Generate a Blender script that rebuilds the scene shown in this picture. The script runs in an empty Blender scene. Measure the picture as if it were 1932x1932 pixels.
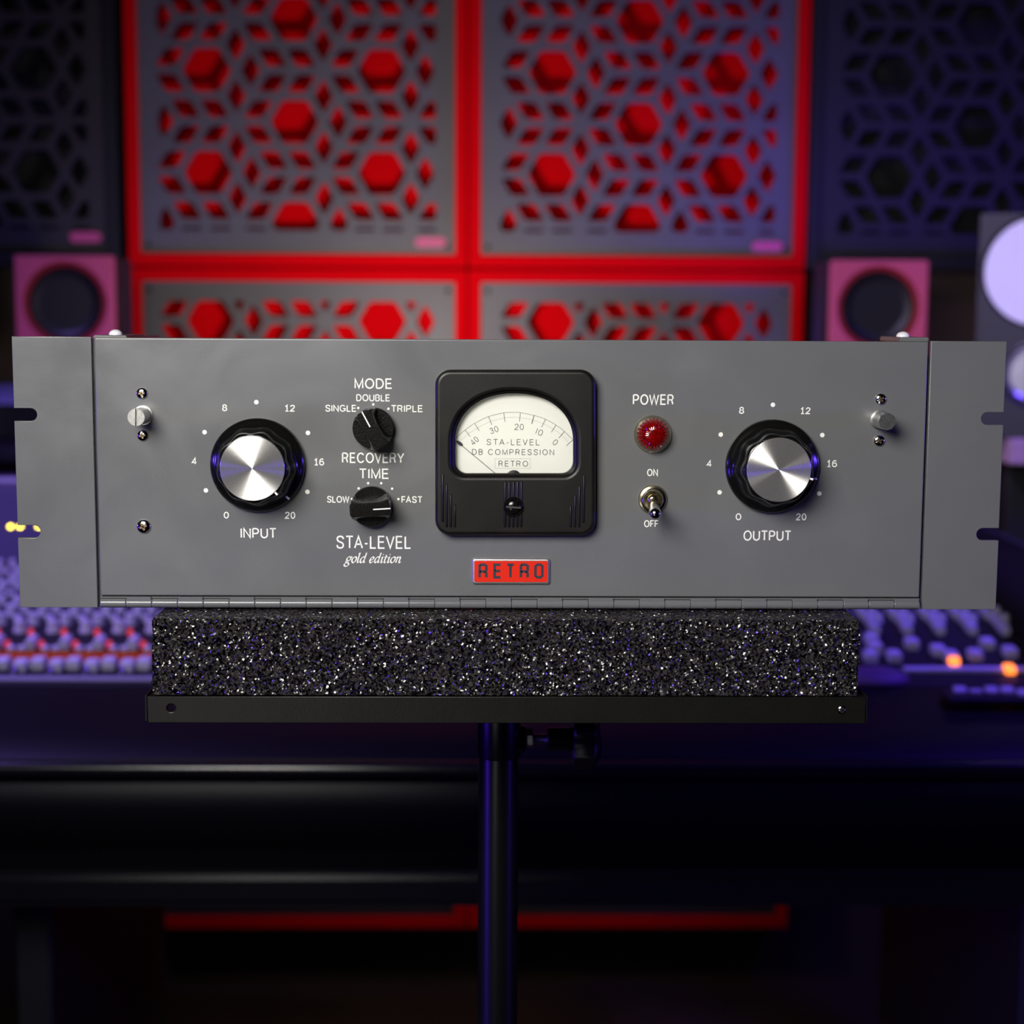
import bpy, bmesh, math, random
from mathutils import Matrix, Vector
random.seed(7)
PI = math.pi
S = bpy.context.scene
COL = S.collection

# ------------------------------------------------------------------ camera
CAM = Vector((-0.0129, -0.7963, 1.25))
YAW, PITCH, ROLL, FPX = -0.0169, -0.1201, 0.0053, 3082.3
_M = Matrix.Rotation(YAW, 3, 'Z') @ Matrix.Rotation(PITCH, 3, 'X')
_f = _M @ Vector((0, 1, 0)); _r0 = _M @ Vector((1, 0, 0)); _u0 = _M @ Vector((0, 0, 1))
_r = math.cos(ROLL) * _r0 + math.sin(ROLL) * _u0
_u = -math.sin(ROLL) * _r0 + math.cos(ROLL) * _u0
cam = bpy.data.cameras.new('camera'); camo = bpy.data.objects.new('camera', cam); COL.objects.link(camo)
R3 = Matrix((_r, _u, -_f)).transposed()
camo.matrix_world = Matrix.Translation(CAM) @ R3.to_4x4()
cam.sensor_width = 36; cam.lens = FPX / 1932 * 36
cam.dof.use_dof = True; cam.dof.focus_distance = 0.79; cam.dof.aperture_fstop = 8.0
cam.clip_start = 0.01
S.camera = camo

def at(px, py, Y):
    "pixel of the photograph -> point on the vertical plane at depth Y (a measuring aid)"
    d = _f + _r * ((px - 966) / FPX) - _u * ((py - 966) / FPX)
    return CAM + d * ((Y - CAM.y) / d.y)

# ------------------------------------------------------------------ view, world, lights
S.view_settings.view_transform = 'Standard'; S.view_settings.look = 'None'
S.view_settings.gamma = 1; S.view_settings.exposure = 0; S.view_settings.use_curve_mapping = False
S.cycles.use_denoising = True
S.cycles.max_bounces = 6; S.cycles.transparent_max_bounces = 8
S.cycles.sample_clamp_indirect = 4
w = bpy.data.worlds.new('world'); S.world = w; w.use_nodes = True
w.node_tree.nodes['Background'].inputs[0].default_value = (0.3, 0.3, 0.5, 1)
w.node_tree.nodes['Background'].inputs[1].default_value = 0.0

def area(name, loc, target, sx, sy, power, color, spread=180):
    l = bpy.data.lights.new(name, 'AREA'); l.shape = 'RECTANGLE'; l.size = sx; l.size_y = sy
    l.energy = power; l.color = color; l.spread = math.radians(spread)
    o = bpy.data.objects.new(name, l); COL.objects.link(o)
    d = (Vector(target) - Vector(loc)).normalized()
    o.matrix_world = Matrix.Translation(loc) @ d.to_track_quat('-Z', 'Y').to_matrix().to_4x4()
    return o
area('softbox_key', (-0.34, -0.78, 1.57), (0.02, 0, 1.17), 0.50, 0.42, 3.4, (1.0, 0.975, 0.92), 90)
area('wall_lamp', (-0.13, 1.44, 1.17), (-0.04, 2.07, 1.22), 0.10, 0.10, 2.6, (1.0, 0.87, 0.83), 165)
area('added_strip_light', (-0.05, 1.66, 0.72), (-0.05, 2.07, 0.10), 0.25, 0.05, 0.5, (1.0, 0.85, 0.7))  # unseen light added to brighten the lowest red rails and the floor
area('added_cone_light', (-0.2, 0.5, 2.25), (0.77, 1.5, 1.27), 0.15, 0.15, 0.85, (0.62, 0.52, 1.0), 30)  # unseen light added only to brighten the white speaker cone
area('blue_tube_left', (-1.25, -0.24, 1.20), (-0.1, 0.05, 1.15), 0.05, 0.05, 1.1, (0.12, 0.05, 1.0), 120)
area('blue_tube_right', (1.25, -0.20, 1.22), (0.1, 0.05, 1.15), 0.05, 0.05, 1.5, (0.12, 0.05, 1.0), 120)
area('blue_tube_low_left', (-1.15, -0.42, 0.55), (0.0, 0.09, 0.45), 0.05, 0.8, 1.8, (0.10, 0.02, 1.0), 50)
area('blue_tube_low_right', (1.15, -0.42, 0.55), (0.0, 0.09, 0.45), 0.05, 0.8, 0.35, (0.10, 0.04, 1.0), 50)
area('low_fill', (-0.35, -0.95, 0.80), (0.02, 0.05, 1.0), 0.25, 0.15, 0.11, (1.0, 0.95, 0.85), 100)
area('blue_flood_left', (-1.1, 0.9, 2.1), (-0.60, 1.05, 0.9), 0.3, 0.3, 6.0, (0.33, 0.22, 1.0), 85)
area('blue_flood_right', (1.2, 0.9, 2.0), (0.58, 1.05, 0.9), 0.3, 0.3, 4.5, (0.11, 0.04, 1.0), 80)

# ------------------------------------------------------------------ materials
MATS = {}
def mat(name, col, rough=0.5, metal=0.0, spec=0.5, emit=None, es=0, coat=0, var=0.06, vs=60, bump=0.0, bs=300, aniso=0):
    if name in MATS: return MATS[name]
    m = bpy.data.materials.new(name); m.use_nodes = True; nt = m.node_tree; N = nt.nodes; L = nt.links
    b = N['Principled BSDF']
    b.inputs['Roughness'].default_value = rough; b.inputs['Metallic'].default_value = metal
    b.inputs['Specular IOR Level'].default_value = spec; b.inputs['Coat Weight'].default_value = coat
    b.inputs['Coat Roughness'].default_value = 0.08
    tc = N.new('ShaderNodeTexCoord'); n = N.new('ShaderNodeTexNoise'); n.inputs['Scale'].default_value = vs; n.inputs['Detail'].default_value = 5
    L.new(tc.outputs['Object'], n.inputs['Vector'])
    r = N.new('ShaderNodeValToRGB'); L.new(n.outputs['Fac'], r.inputs[0])
    r.color_ramp.elements[0].position = 0.3; r.color_ramp.elements[1].position = 0.7
    r.color_ramp.elements[0].color = tuple(c * (1 - var) for c in col) + (1,)
    r.color_ramp.elements[1].color = tuple(min(1, c * (1 + var)) for c in col) + (1,)
    L.new(r.outputs[0], b.inputs['Base Color'])
    if emit:
        b.inputs['Emission Color'].default_value = emit + (1,); b.inputs['Emission Strength'].default_value = es
    if bump:
        n2 = N.new('ShaderNodeTexNoise'); n2.inputs['Scale'].default_value = bs; n2.inputs['Detail'].default_value = 3
        L.new(tc.outputs['Object'], n2.inputs['Vector'])
        bp = N.new('ShaderNodeBump'); bp.inputs['Strength'].default_value = bump; bp.inputs['Distance'].default_value = 0.0005
        L.new(n2.outputs['Fac'], bp.inputs['Height']); L.new(bp.outputs[0], b.inputs['Normal'])
    if aniso:
        b.inputs['Anisotropic'].default_value = aniso; b.inputs['Anisotropic Rotation'].default_value = 0.25
        t = N.new('ShaderNodeTangent'); t.direction_type = 'RADIAL'; t.axis = 'Z'
        L.new(t.outputs[0], b.inputs['Tangent'])
    MATS[name] = m
    return m

def paint_mat():
    m = mat('grey_paint', (0.135, 0.137, 0.140), 0.36, var=0.03, vs=25, spec=0.8)
    nt = m.node_tree; N = nt.nodes; L = nt.links; b = N['Principled BSDF']
    tc = N['Texture Coordinate']
    n = N.new('ShaderNodeTexNoise'); n.inputs['Scale'].default_value = 14; n.inputs['Detail'].default_value = 8; n.inputs['Distortion'].default_value = 1.2
    mp = N.new('ShaderNodeMapping'); mp.inputs['Scale'].default_value = (1, 1, 2.2)
    L.new(tc.outputs['Object'], mp.inputs[0]); L.new(mp.outputs[0], n.inputs['Vector'])
    r = N.new('ShaderNodeMapRange'); r.inputs[1].default_value = 0.35; r.inputs[2].default_value = 0.7
    r.inputs[3].default_value = 0.20; r.inputs[4].default_value = 0.36
    L.new(n.outputs['Fac'], r.inputs[0]); L.new(r.outputs[0], b.inputs['Roughness'])
    # fine hairline scratches as relief
    wv = N.new('ShaderNodeTexVoronoi'); wv.feature = 'DISTANCE_TO_EDGE'; wv.inputs['Scale'].default_value = 30
    n3 = N.new('ShaderNodeTexNoise'); n3.inputs['Scale'].default_value = 900; n3.inputs['Detail'].default_value = 2
    mp3 = N.new('ShaderNodeMapping'); mp3.inputs['Scale'].default_value = (0.12, 1, 1); mp3.inputs['Rotation'].default_value = (0, 0.25, 0)
    L.new(tc.outputs['Object'], mp3.inputs[0]); L.new(mp3.outputs[0], n3.inputs['Vector'])
    bp = N.new('ShaderNodeBump'); bp.inputs['Strength'].default_value = 0.05; bp.inputs['Distance'].default_value = 0.0002
    L.new(n3.outputs['Fac'], bp.inputs['Height']); L.new(bp.outputs[0], b.inputs['Normal'])
    return m
PAINT = paint_mat()
HINGEP = mat('grey_hinge_paint', (0.135, 0.137, 0.142), 0.17, var=0.03, vs=25)
DOMEM = mat('pale_dome', (0.8, 0.77, 0.82), 0.35)
GREYTXT = mat('badge_letter_grey', (0.035, 0.035, 0.050), 0.35, spec=0.6)
PRINT = mat('white_print', (0.86, 0.86, 0.80), 0.6)
INK = mat('black_ink', (0.035, 0.033, 0.04), 0.7)
THININK = mat('grey_ink', (0.25, 0.24, 0.25), 0.7)
BAKE = mat('black_bakelite', (0.0065, 0.006, 0.0045), 0.36, spec=0.40, var=0.4, vs=70, bump=0.12, bs=3500)
KNOBBLK = mat('black_knob_plastic', (0.0045, 0.0043, 0.004), 0.16, spec=0.5, var=0.2)
KNOBM = mat('black_pointer_plastic', (0.003, 0.0028, 0.0022), 0.24, spec=0.38, var=0.4, vs=300, bump=0.2, bs=1500)
ALU = mat('spun_aluminium', (0.85, 0.83, 0.80), 0.36, metal=0.88, var=0.12, vs=2500, aniso=1.0)
CHROME = mat('chrome', (0.72, 0.70, 0.68), 0.12, metal=1.0)
ZINC = mat('zinc_plate', (0.62, 0.62, 0.60), 0.32, metal=1.0, var=0.2, vs=700)
NICKEL = mat('warm_nickel', (0.62, 0.56, 0.40), 0.22, metal=1.0, var=0.12, vs=300)
DARK = mat('dark_recess', (0.006, 0.006, 0.006), 0.7)
BRASSD = mat('screw_recess', (0.35, 0.26, 0.16), 0.4, metal=1.0)
DIAL = mat('cream_dial', (0.86, 0.86, 0.79), 0.7, var=0.01)
JEWEL = mat('red_jewel', (0.15, 0.001, 0.001), 0.12, spec=0.5, coat=1.0, var=0.5, vs=700)
REDENAMEL = mat('red_enamel', (0.72, 0.022, 0.008), 0.3, coat=0.6, var=0.02)
STANDBLK = mat('black_powder_coat', (0.0055, 0.0055, 0.004), 0.36, spec=0.35, var=0.15, bump=0.15, bs=800)
POLE = mat('black_tube', (0.003, 0.003, 0.0025), 0.3, spec=0.45)
REDPAINT = mat('red_frame_paint', (0.78, 0.002, 0.006), 0.8, spec=0.0, var=0.03, vs=8)
REDFELT = mat('red_felt', (0.80, 0.002, 0.006), 0.9, spec=0.0, var=0.05, vs=10)
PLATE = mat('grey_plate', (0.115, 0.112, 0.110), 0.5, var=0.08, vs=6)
DEEPSHADEPLATE = mat('deep_shaded_plate', (0.022, 0.020, 0.022), 0.5, var=0.08, vs=6)  # grey plate for the right side panel, weak lamp light put into its colour
SHADEPLATE = mat('shaded_plate', (0.036, 0.033, 0.031), 0.5, var=0.08, vs=6)  # grey plate with lamp falloff put into its colour: left side and lowest panels
BLKFRAME = mat('black_frame', (0.008, 0.008, 0.008), 0.6)
PINK = mat('pink_lacquer', (0.70, 0.10, 0.23), 0.5, var=0.03)
CONE = mat('speaker_cone', (0.012, 0.011, 0.016), 0.45)
WHITECONE = mat('white_cone', (0.75, 0.74, 0.78), 0.5, var=0.02)
CONSOLE = mat('console_dark', (0.014, 0.013, 0.017), 0.6, spec=0.2, var=0.1, vs=20)
LEATHER = mat('black_vinyl', (0.004, 0.0035, 0.004), 0.5, spec=0.15, bump=0.2, bs=250)
APRM = mat('apron_paint', (0.005, 0.005, 0.006), 0.42, spec=0.2)
RAILM = mat('satin_rail', (0.008, 0.008, 0.009), 0.22, spec=0.8)
KCAP = mat('pale_knob', (0.55, 0.52, 0.62), 0.5)
RCAP = mat('red_knob', (0.60, 0.05, 0.06), 0.4)
ORANGE = mat('orange_strip', (0.42, 0.060, 0.001), 0.8, spec=0)
ROOM = mat('dark_wall_paint', (0.02, 0.018, 0.018), 0.8)
FLOORM = mat('dark_floor', (0.05, 0.028, 0.020), 0.6, var=0.3, vs=5)
LEDO = mat('orange_led', (0.8, 0.3, 0.05), 0.4, emit=(1.0, 0.22, 0.03), es=2.2)
LEDY = mat('yellow_led', (0.8, 0.7, 0.05), 0.4, emit=(0.9, 0.66, 0.05), es=14)
LEDR = mat('red_led', (0.8, 0.1, 0.05), 0.4, emit=(1.0, 0.06, 0.10), es=0.45)
CABLE = mat('cable_rubber', (0.015, 0.015, 0.014), 0.5)

def foam_mat():
    m = bpy.data.materials.new('black_foam'); m.use_nodes = True; nt = m.node_tree; N = nt.nodes; L = nt.links
    b = N['Principled BSDF']; tc = N.new('ShaderNodeTexCoord')
    v = N.new('ShaderNodeTexVoronoi'); v.inputs['Scale'].default_value = 1050
    L.new(tc.outputs['Object'], v.inputs['Vector'])
    sub = N.new('ShaderNodeVectorMath'); sub.operation = 'SUBTRACT'; sub.inputs[1].default_value = (0.5, 0.5, 0.5)
    L.new(v.outputs['Color'], sub.inputs[0])
    sc = N.new('ShaderNodeVectorMath'); sc.operation = 'SCALE'; sc.inputs['Scale'].default_value = 2.3
    L.new(sub.outputs[0], sc.inputs[0])
    g = N.new('ShaderNodeNewGeometry')
    add = N.new('ShaderNodeVectorMath'); add.operation = 'ADD'
    L.new(g.outputs['Normal'], add.inputs[0]); L.new(sc.outputs[0], add.inputs[1])
    nm = N.new('ShaderNodeVectorMath'); nm.operation = 'NORMALIZE'; L.new(add.outputs[0], nm.inputs[0])
    L.new(nm.outputs[0], b.inputs['Normal'])
    sp = N.new('ShaderNodeSeparateColor'); L.new(v.outputs['Color'], sp.inputs[0])
    r = N.new('ShaderNodeValToRGB'); L.new(sp.outputs[2], r.inputs[0])
    r.color_ramp.elements[0].position = 0.0; r.color_ramp.elements[0].color = (0.006, 0.0055, 0.005, 1)
    r.color_ramp.elements[1].position = 1.0; r.color_ramp.elements[1].color = (0.040, 0.036, 0.034, 1)
    L.new(r.outputs[0], b.inputs['Base Color'])
    b.inputs['Roughness'].default_value = 0.16; b.inputs['Specular IOR Level'].default_value = 0.75
    return m
FOAM = foam_mat()

def glass_mat():
    m = bpy.data.materials.new('meter_glass'); m.use_nodes = True; nt = m.node_tree; N = nt.nodes; L = nt.links
    N.remove(N['Principled BSDF']); out = N['Material Output']
    t = N.new('ShaderNodeBsdfTransparent'); g = N.new('ShaderNodeBsdfGlossy'); g.inputs['Roughness'].default_value = 0.02
    f = N.new('ShaderNodeFresnel'); f.inputs[0].default_value = 1.45
    mx = N.new('ShaderNodeMixShader'); L.new(f.outputs[0], mx.inputs[0]); L.new(t.outputs[0], mx.inputs[1]); L.new(g.outputs[0], mx.inputs[2])
    L.new(mx.outputs[0], out.inputs[0])
    return m
GLASS = glass_mat()

# ------------------------------------------------------------------ object helpers
WM = {}
FR = Matrix(((1, 0, 0, 0), (0, 0, -1, 0), (0, 1, 0, 0), (0, 0, 0, 1)))   # local x right, y up, z towards the camera
def T(x, y, z): return Matrix.Translation((x, y, z))
def link(o, parent, M):
    COL.objects.link(o); WM[o.name] = M
    if parent is not None:
        o.parent = parent; o.matrix_basis = WM[parent.name].inverted() @ M
    else: o.matrix_basis = M
    return o
def tag(o, label=None, cat=None, group=None, kind=None):
    if label: o['label'] = label
    if cat: o['category'] = cat
    if group: o['group'] = group
    if kind: o['kind'] = kind
    return o
def thing(name, label, cat, loc, group=None):
    o = bpy.data.objects.new(name, None); o.empty_display_size = 0.02
    link(o, None, T(*loc)); return tag(o, label, cat, group)
def mesh_obj(name, me, m, parent=None, M=None, recenter=True):
    if M is None:
        M = Matrix.Identity(4)
        if recenter and len(me.vertices):
            xs = [v.co for v in me.vertices]
            lo = Vector([min(c[i] for c in xs) for i in range(3)]); hi = Vector([max(c[i] for c in xs) for i in range(3)])
            c = (lo + hi) / 2; me.transform(T(*(-c))); M = T(*c)
    if not me.materials: me.materials.append(m)
    o = bpy.data.objects.new(name, me)
    return link(o, parent, M)
def from_bm(bm, name='mesh', smooth=None):
    bmesh.ops.recalc_face_normals(bm, faces=bm.faces)
    me = bpy.data.meshes.new(name); bm.to_mesh(me); bm.free()
    if smooth is not None:
        for p in me.polygons: p.use_smooth = True
        try: me.set_sharp_from_angle(angle=math.radians(smooth))
        except Exception: pass
    return me
def box_into(bm, x0, x1, y0, y1, z0, z1, bevel=0, seg=2):
    r = bmesh.ops.create_cube(bm, size=1)
    for v in r['verts']:
        v.co = Vector((x0 + (v.co.x + .5) * (x1 - x0), y0 + (v.co.y + .5) * (y1 - y0), z0 + (v.co.z + .5) * (z1 - z0)))
    if bevel:
        es = list({e for v in r['verts'] for e in v.link_edges})
        bmesh.ops.bevel(bm, geom=es, offset=bevel, segments=seg, affect='EDGES', clamp_overlap=True)
def box(name, x0, x1, y0, y1, z0, z1, m, parent=None, bevel=0, seg=2):
    bm = bmesh.new(); box_into(bm, x0, x1, y0, y1, z0, z1, bevel, seg)
    return mesh_obj(name, from_bm(bm, name, 35 if bevel else None), m, parent)
def lathe_mesh(prof, n=48, sharp=30, cap=True, rfun=None):
    "prof: (h, r[, amp]) along local z, closed by caps; rfun(theta) in -1..1 scales amp"
    bm = bmesh.new(); rings = []
    for p in prof:
        h, r = p[0], p[1]; amp = p[2] if len(p) > 2 else 0
        ring = []
        for k in range(n):
            a = 2 * PI * k / n; rr = r + (amp * rfun(a) if rfun and amp else 0)
            ring.append(bm.verts.new((rr * math.cos(a), rr * math.sin(a), h)))
        rings.append(ring)
    for A, B in zip(rings, rings[1:]):
        for k in range(n): bm.faces.new((A[k], A[(k + 1) % n], B[(k + 1) % n], B[k]))
    if cap:
        bm.faces.new(rings[0][::-1]); bm.faces.new(rings[-1])
    return from_bm(bm, 'lathe', sharp)
def dome_prof(r, h, n=8, h0=0.0):
    return [(h0 + h * math.sin(PI / 2 * i / n), max(r * math.cos(PI / 2 * i / n), r * 0.01)) for i in range(n + 1)]
def flat_mesh(loops, ext, bevel=0, res=2):
    "2D curve with holes -> solid plate, thickness 2*(ext+bevel), in local xy"
    cu = bpy.data.curves.new('c', 'CURVE'); cu.dimensions = '2D'; cu.fill_mode = 'BOTH'
    cu.extrude = ext; cu.bevel_depth = bevel; cu.bevel_resolution = res; cu.offset = -bevel
    for i, lp in enumerate(loops):
        ar = sum(a[0] * b[1] - b[0] * a[1] for a, b in zip(lp, lp[1:] + lp[:1]))
        if (ar > 0) != (i == 0): lp = lp[::-1]
        s = cu.splines.new('POLY'); s.points.add(len(lp) - 1); s.use_cyclic_u = True
        for p, q in zip(s.points, lp): p.co = (q[0], q[1], 0, 1)
    o = bpy.data.objects.new('c', cu); COL.objects.link(o)
    dg = bpy.context.evaluated_depsgraph_get()
    me = bpy.data.meshes.new_from_object(o.evaluated_get(dg)); COL.objects.unlink(o); bpy.data.objects.remove(o)
    bm = bmesh.new(); bm.from_mesh(me); bmesh.ops.remove_doubles(bm, verts=bm.verts, dist=1e-6); bpy.data.meshes.remove(me)
    me = from_bm(bm, 'plate', 35)
    for p in me.polygons:
        if abs(p.normal.z) > 0.995: p.use_smooth = False
    return me
def rrect(x0, x1, y0, y1, r, n=6):
    out = []
    for cx, cy, a0 in ((x1 - r, y1 - r, 0), (x0 + r, y1 - r, 90), (x0 + r, y0 + r, 180), (x1 - r, y0 + r, 270)):
        for i in range(n + 1):
            a = math.radians(a0 + 90 * i / n); out.append((cx + r * math.cos(a), cy + r * math.sin(a)))
    return out
def tube_mesh(pts, r, n=8):
    bm = bmesh.new(); rings = []
    for i, p in enumerate(pts):
        p = Vector(p); t = (Vector(pts[min(i + 1, len(pts) - 1)]) - Vector(pts[max(i - 1, 0)])).normalized()
        a = t.cross(Vector((0, 0, 1)));
        if a.length < 1e-3: a = t.cross(Vector((1, 0, 0)))
        a.normalize(); b = t.cross(a)
        rings.append([bm.verts.new(p + a * (r * math.cos(2 * PI * k / n)) + b * (r * math.sin(2 * PI * k / n))) for k in range(n)])
    for A, B in zip(rings, rings[1:]):
        for k in range(n): bm.faces.new((A[k], A[(k + 1) % n], B[(k + 1) % n], B[k]))
    bm.faces.new(rings[0]); bm.faces.new(rings[-1])
    return from_bm(bm, 'tube', 50)

# ------------------------------------------------------------------ stroke lettering
def catmull(pts, n=6):
    out = []
    P = [pts[0]] + list(pts) + [pts[-1]]
    for i in range(1, len(P) - 2):
        p0, p1, p2, p3 = P[i - 1], P[i], P[i + 1], P[i + 2]
        for k in range(n):
            t = k / n
            out.append(tuple(0.5 * (2 * p1[j] + (p2[j] - p0[j]) * t + (2 * p0[j] - 5 * p1[j] + 4 * p2[j] - p3[j]) * t * t + (3 * p1[j] - p0[j] - 3 * p2[j] + p3[j]) * t ** 3) for j in (0, 1)))
    out.append(tuple(pts[-1])); return out
def arc(cx, cy, rx, ry, a0, a1, n=12):
    return [(cx + rx * math.cos(math.radians(a0 + (a1 - a0) * i / n)), cy + ry * math.sin(math.radians(a0 + (a1 - a0) * i / n))) for i in range(n + 1)]
SS = [(1, .77), (.86, .94), (.5, 1.0), (.14, .93), (.05, .75), (.2, .59), (.5, .51), (.83, .42), (.97, .24), (.84, .06), (.5, 0), (.12, .07), (0, .26)]
O_ = lambda w: [arc(w / 2, .5, w / 2, .5, 90, 450, 28)]
def bowl(x0, x1, y0, y1, r):   # left stem to right bowl
    ry = (y1 - y0) / 2
    return [(x0, y1), (x1 - r, y1)] + arc(x1 - r, (y0 + y1) / 2, r, ry, 90, -90, 12) + [(x0, y0)]
G = {
 'A': (.66, [[(0, 0), (.33, 1), (.66, 0)], [(.11, .33), (.55, .33)]]),
 'B': (.54, [[(0, 0), (0, 1)], bowl(0, .50, .53, 1, .22), bowl(0, .54, 0, .53, .26)]),
 'C': (.68, [arc(.36, .5, .36, .5, 38, 322, 24)]),
 'D': (.62, [[(0, 0), (0, 1)], bowl(0, .62, 0, 1, .36)]),
 'E': (.50, [[(.50, 1), (0, 1), (0, 0), (.52, 0)], [(0, .52), (.46, .52)]]),
 'F': (.47, [[(.48, 1), (0, 1), (0, 0)], [(0, .50), (.42, .50)]]),
 'G': (.70, [arc(.36, .5, .36, .5, 40, 315, 24) + [(.68, .14), (.70, .45), (.40, .45)]]),
 'I': (.0, [[(0, 0), (0, 1)]]),
 'L': (.46, [[(0, 1), (0, 0), (.46, 0)]]),
 'M': (.70, [[(0, 0), (0, 1), (.35, .05), (.70, 1), (.70, 0)]]),
 'N': (.60, [[(0, 0), (0, 1), (.60, 0), (.60, 1)]]),
 'O': (.74, O_(.74)),
 'P': (.54, [[(0, 0), (0, 1)], bowl(0, .54, .45, 1, .26)]),
 'R': (.58, [[(0, 0), (0, 1)], bowl(0, .54, .48, 1, .25), [(.30, .48), (.44, .36), (.52, 0)]]),
 'S': (.56, [[(x * .56, y) for x, y in catmull(SS)]]),
 'T': (.60, [[(0, 1), (.60, 1)], [(.30, 1), (.30, 0)]]),
 'U': (.60, [[(0, 1), (0, .32)] + arc(.30, .32, .30, .32, 180, 360, 14) + [(.60, 1)]]),
 'V': (.64, [[(0, 1), (.32, 0), (.64, 1)]]),
 'W': (.96, [[(0, 1), (.24, 0), (.48, 1), (.72, 0), (.96, 1)]]),
 'Y': (.64, [[(0, 1), (.32, .42), (.64, 1)], [(.32, .44), (.32, 0)]]),
 '-': (.24, [[(0, .38), (.24, .38)]]),
 '0': (.50, O_(.50)),
 '1': (.36, [[(0, .76), (.20, 1), (.20, 0)], [(0, 0), (.38, 0)]]),
 'i': (.02, [[(0, 1), (0, 0)]]),
 '2': (.50, [catmull([(.02, .74), (.10, .93), (.26, 1), (.44, .92), (.48, .72), (.36, .46), (.12, .2), (.0, 0)]) + [(.50, 0)]]),
 '3': (.48, [catmull([(.02, .80), (.12, .96), (.26, 1), (.42, .9), (.44, .72), (.34, .57), (.18, .54)]), catmull([(.18, .54), (.38, .5), (.48, .3), (.4, .08), (.24, 0), (.08, .05), (0, .22)])]),
 '4': (.54, [[(.54, .26), (0, .26), (.38, 1), (.38, 0)]]),
 '6': (.50, [catmull([(.46, .86), (.34, 1), (.18, .97), (.04, .75), (0, .42), (.05, .12), (.25, 0), (.45, .1), (.5, .32), (.42, .55), (.25, .62), (.08, .52), (.01, .38)])]),
 '8': (.50, [arc(.25, .76, .21, .24, 90, 450, 20), arc(.25, .26, .25, .26, 90, 450, 20)]),
}
def ribbon(bm, pts, wfun, z=0.0):
    closed = math.dist(pts[0], pts[-1]) < 1e-9
    P = [Vector(p) for p in pts]
    if closed: P = P[:-1]
    Q = [P[0]]
    for p in P[1:]:
        if (p - Q[-1]).length > 1e-7: Q.append(p)
    P = Q; n = len(P); Lr = []
    for i in range(n):
        if closed: a, b = P[i - 1], P[(i + 1) % n]
        else: a, b = P[max(i - 1, 0)], P[min(i + 1, n - 1)]
        d1 = (P[i] - a); d2 = (b - P[i])
        if d1.length < 1e-9: d1 = d2.copy()
        if d2.length < 1e-9: d2 = d1.copy()
        d1.normalize(); d2.normalize()
        n1 = Vector((-d1.y, d1.x)); n2 = Vector((-d2.y, d2.x)); nn = n1 + n2
        if nn.length < 1e-6: nn = n1.copy()
        nn.normalize(); k = 1 / max(nn.dot(n1), 0.42)
        hw = wfun(d1 + d2) / 2
        Lr.append((bm.verts.new((*(P[i] + nn * hw * k), z)), bm.verts.new((*(P[i] - nn * hw * k), z))))
    for i in range(n if closed else n - 1):
        a, b = Lr[i], Lr[(i + 1) % n]
        try: bm.faces.new((a[1], b[1], b[0], a[0]))
        except ValueError: pass
def flat_done(bm):
    for f in bm.faces:
        if f.normal.z < 0: f.normal_flip()
    me = bpy.data.meshes.new('lettering'); bm.to_mesh(me); bm.free(); return me
def text_mesh(s, W, H, sw, gap=.27, xgap=0):
    "lettering filling W x H (outer), stroke width sw, centred at the origin"
    x = 0; strokes = []
    kern = {'AV': -.12, 'AY': -.12, 'VE': -.04, 'EV': -.07, 'LE': -.03, 'TA': -.12, 'LY': -.1, 'RY': -.05, 'OV': -.05, 'FA': -.1, 'LO': -.04, 'OW': -.05, 'A-': -.05, '-L': 0, 'LT': -.1, 'ST': -.03, 'RT': -.05, 'TR': -.06, 'UT': -.03, 'TP': -.03, 'PU': 0, 'ET': -.04, 'TI': -.03}
    for i, ch in enumerate(s):
        if ch == ' ': x += .42 + xgap; continue
        w_, st = G[ch]
        for p in st: strokes.append([(x + a, b) for a, b in p])
        x += w_ + gap + xgap + kern.get(s[i:i + 2], 0)
    x -= gap + xgap
    bm = bmesh.new(); kx = (W - sw) / x if x > 0.05 else (W - sw) / .5; ky = H - sw
    for p in strokes:
        ribbon(bm, [((a - x / 2) * kx, (b - .5) * ky) for a, b in p], lambda d: sw)
    return flat_done(bm)
def disc_into(bm, cx, cy, r, z=0, n=24):
    f = bm.faces.new([bm.verts.new((cx + r * math.cos(2 * PI * k / n), cy + r * math.sin(2 * PI * k / n), z)) for k in range(n)])

# ================================================================== THE ROOM
def struct(name, me, m): return tag(mesh_obj(name, me, m), kind='structure')
def sbox(name, *a, m=ROOM):
    bm = bmesh.new(); box_into(bm, *a); return struct(name, from_bm(bm), m)
sbox('floor', -2.2, 2.2, -2.0, 2.4, -0.1, 0, m=FLOORM)
sbox('ceiling', -2.2, 2.2, -2.0, 2.4, 2.6, 2.7)
sbox('wall_back', -2.2, 2.2, 2.16, 2.4, 0, 2.6, m=mat('back_wall_paint', (0.05, 0.03, 0.025), 0.8))
sbox('wall_front', -2.2, 2.2, -2.1, -2.0, 0, 2.6)
sbox('wall_left', -2.3, -2.2, -2.1, 2.4, 0, 2.6)
sbox('wall_right', 2.2, 2.3, -2.1, 2.4, 0, 2.6)

# ================================================================== THE RACK UNIT
ZC = 1.1721          # centre height of the 3U front panel
U = thing('rack_compressor', 'grey steel rack-mount compressor with black knobs and a square black meter, on the foam block', 'audio equipment', (0, 0, ZC - 0.0663))
def PM(x, y, h=0.0): return T(x / 1000, -h / 1000, ZC + y / 1000) @ FR      # panel millimetres -> world matrix
def pmm(px, py, h=0.0):
    v = at(px, py, -h / 1000); return v.x * 1000, (v.z - ZC) * 1000
mm = lambda L_: [(a / 1000, b / 1000) for a, b in L_]

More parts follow.
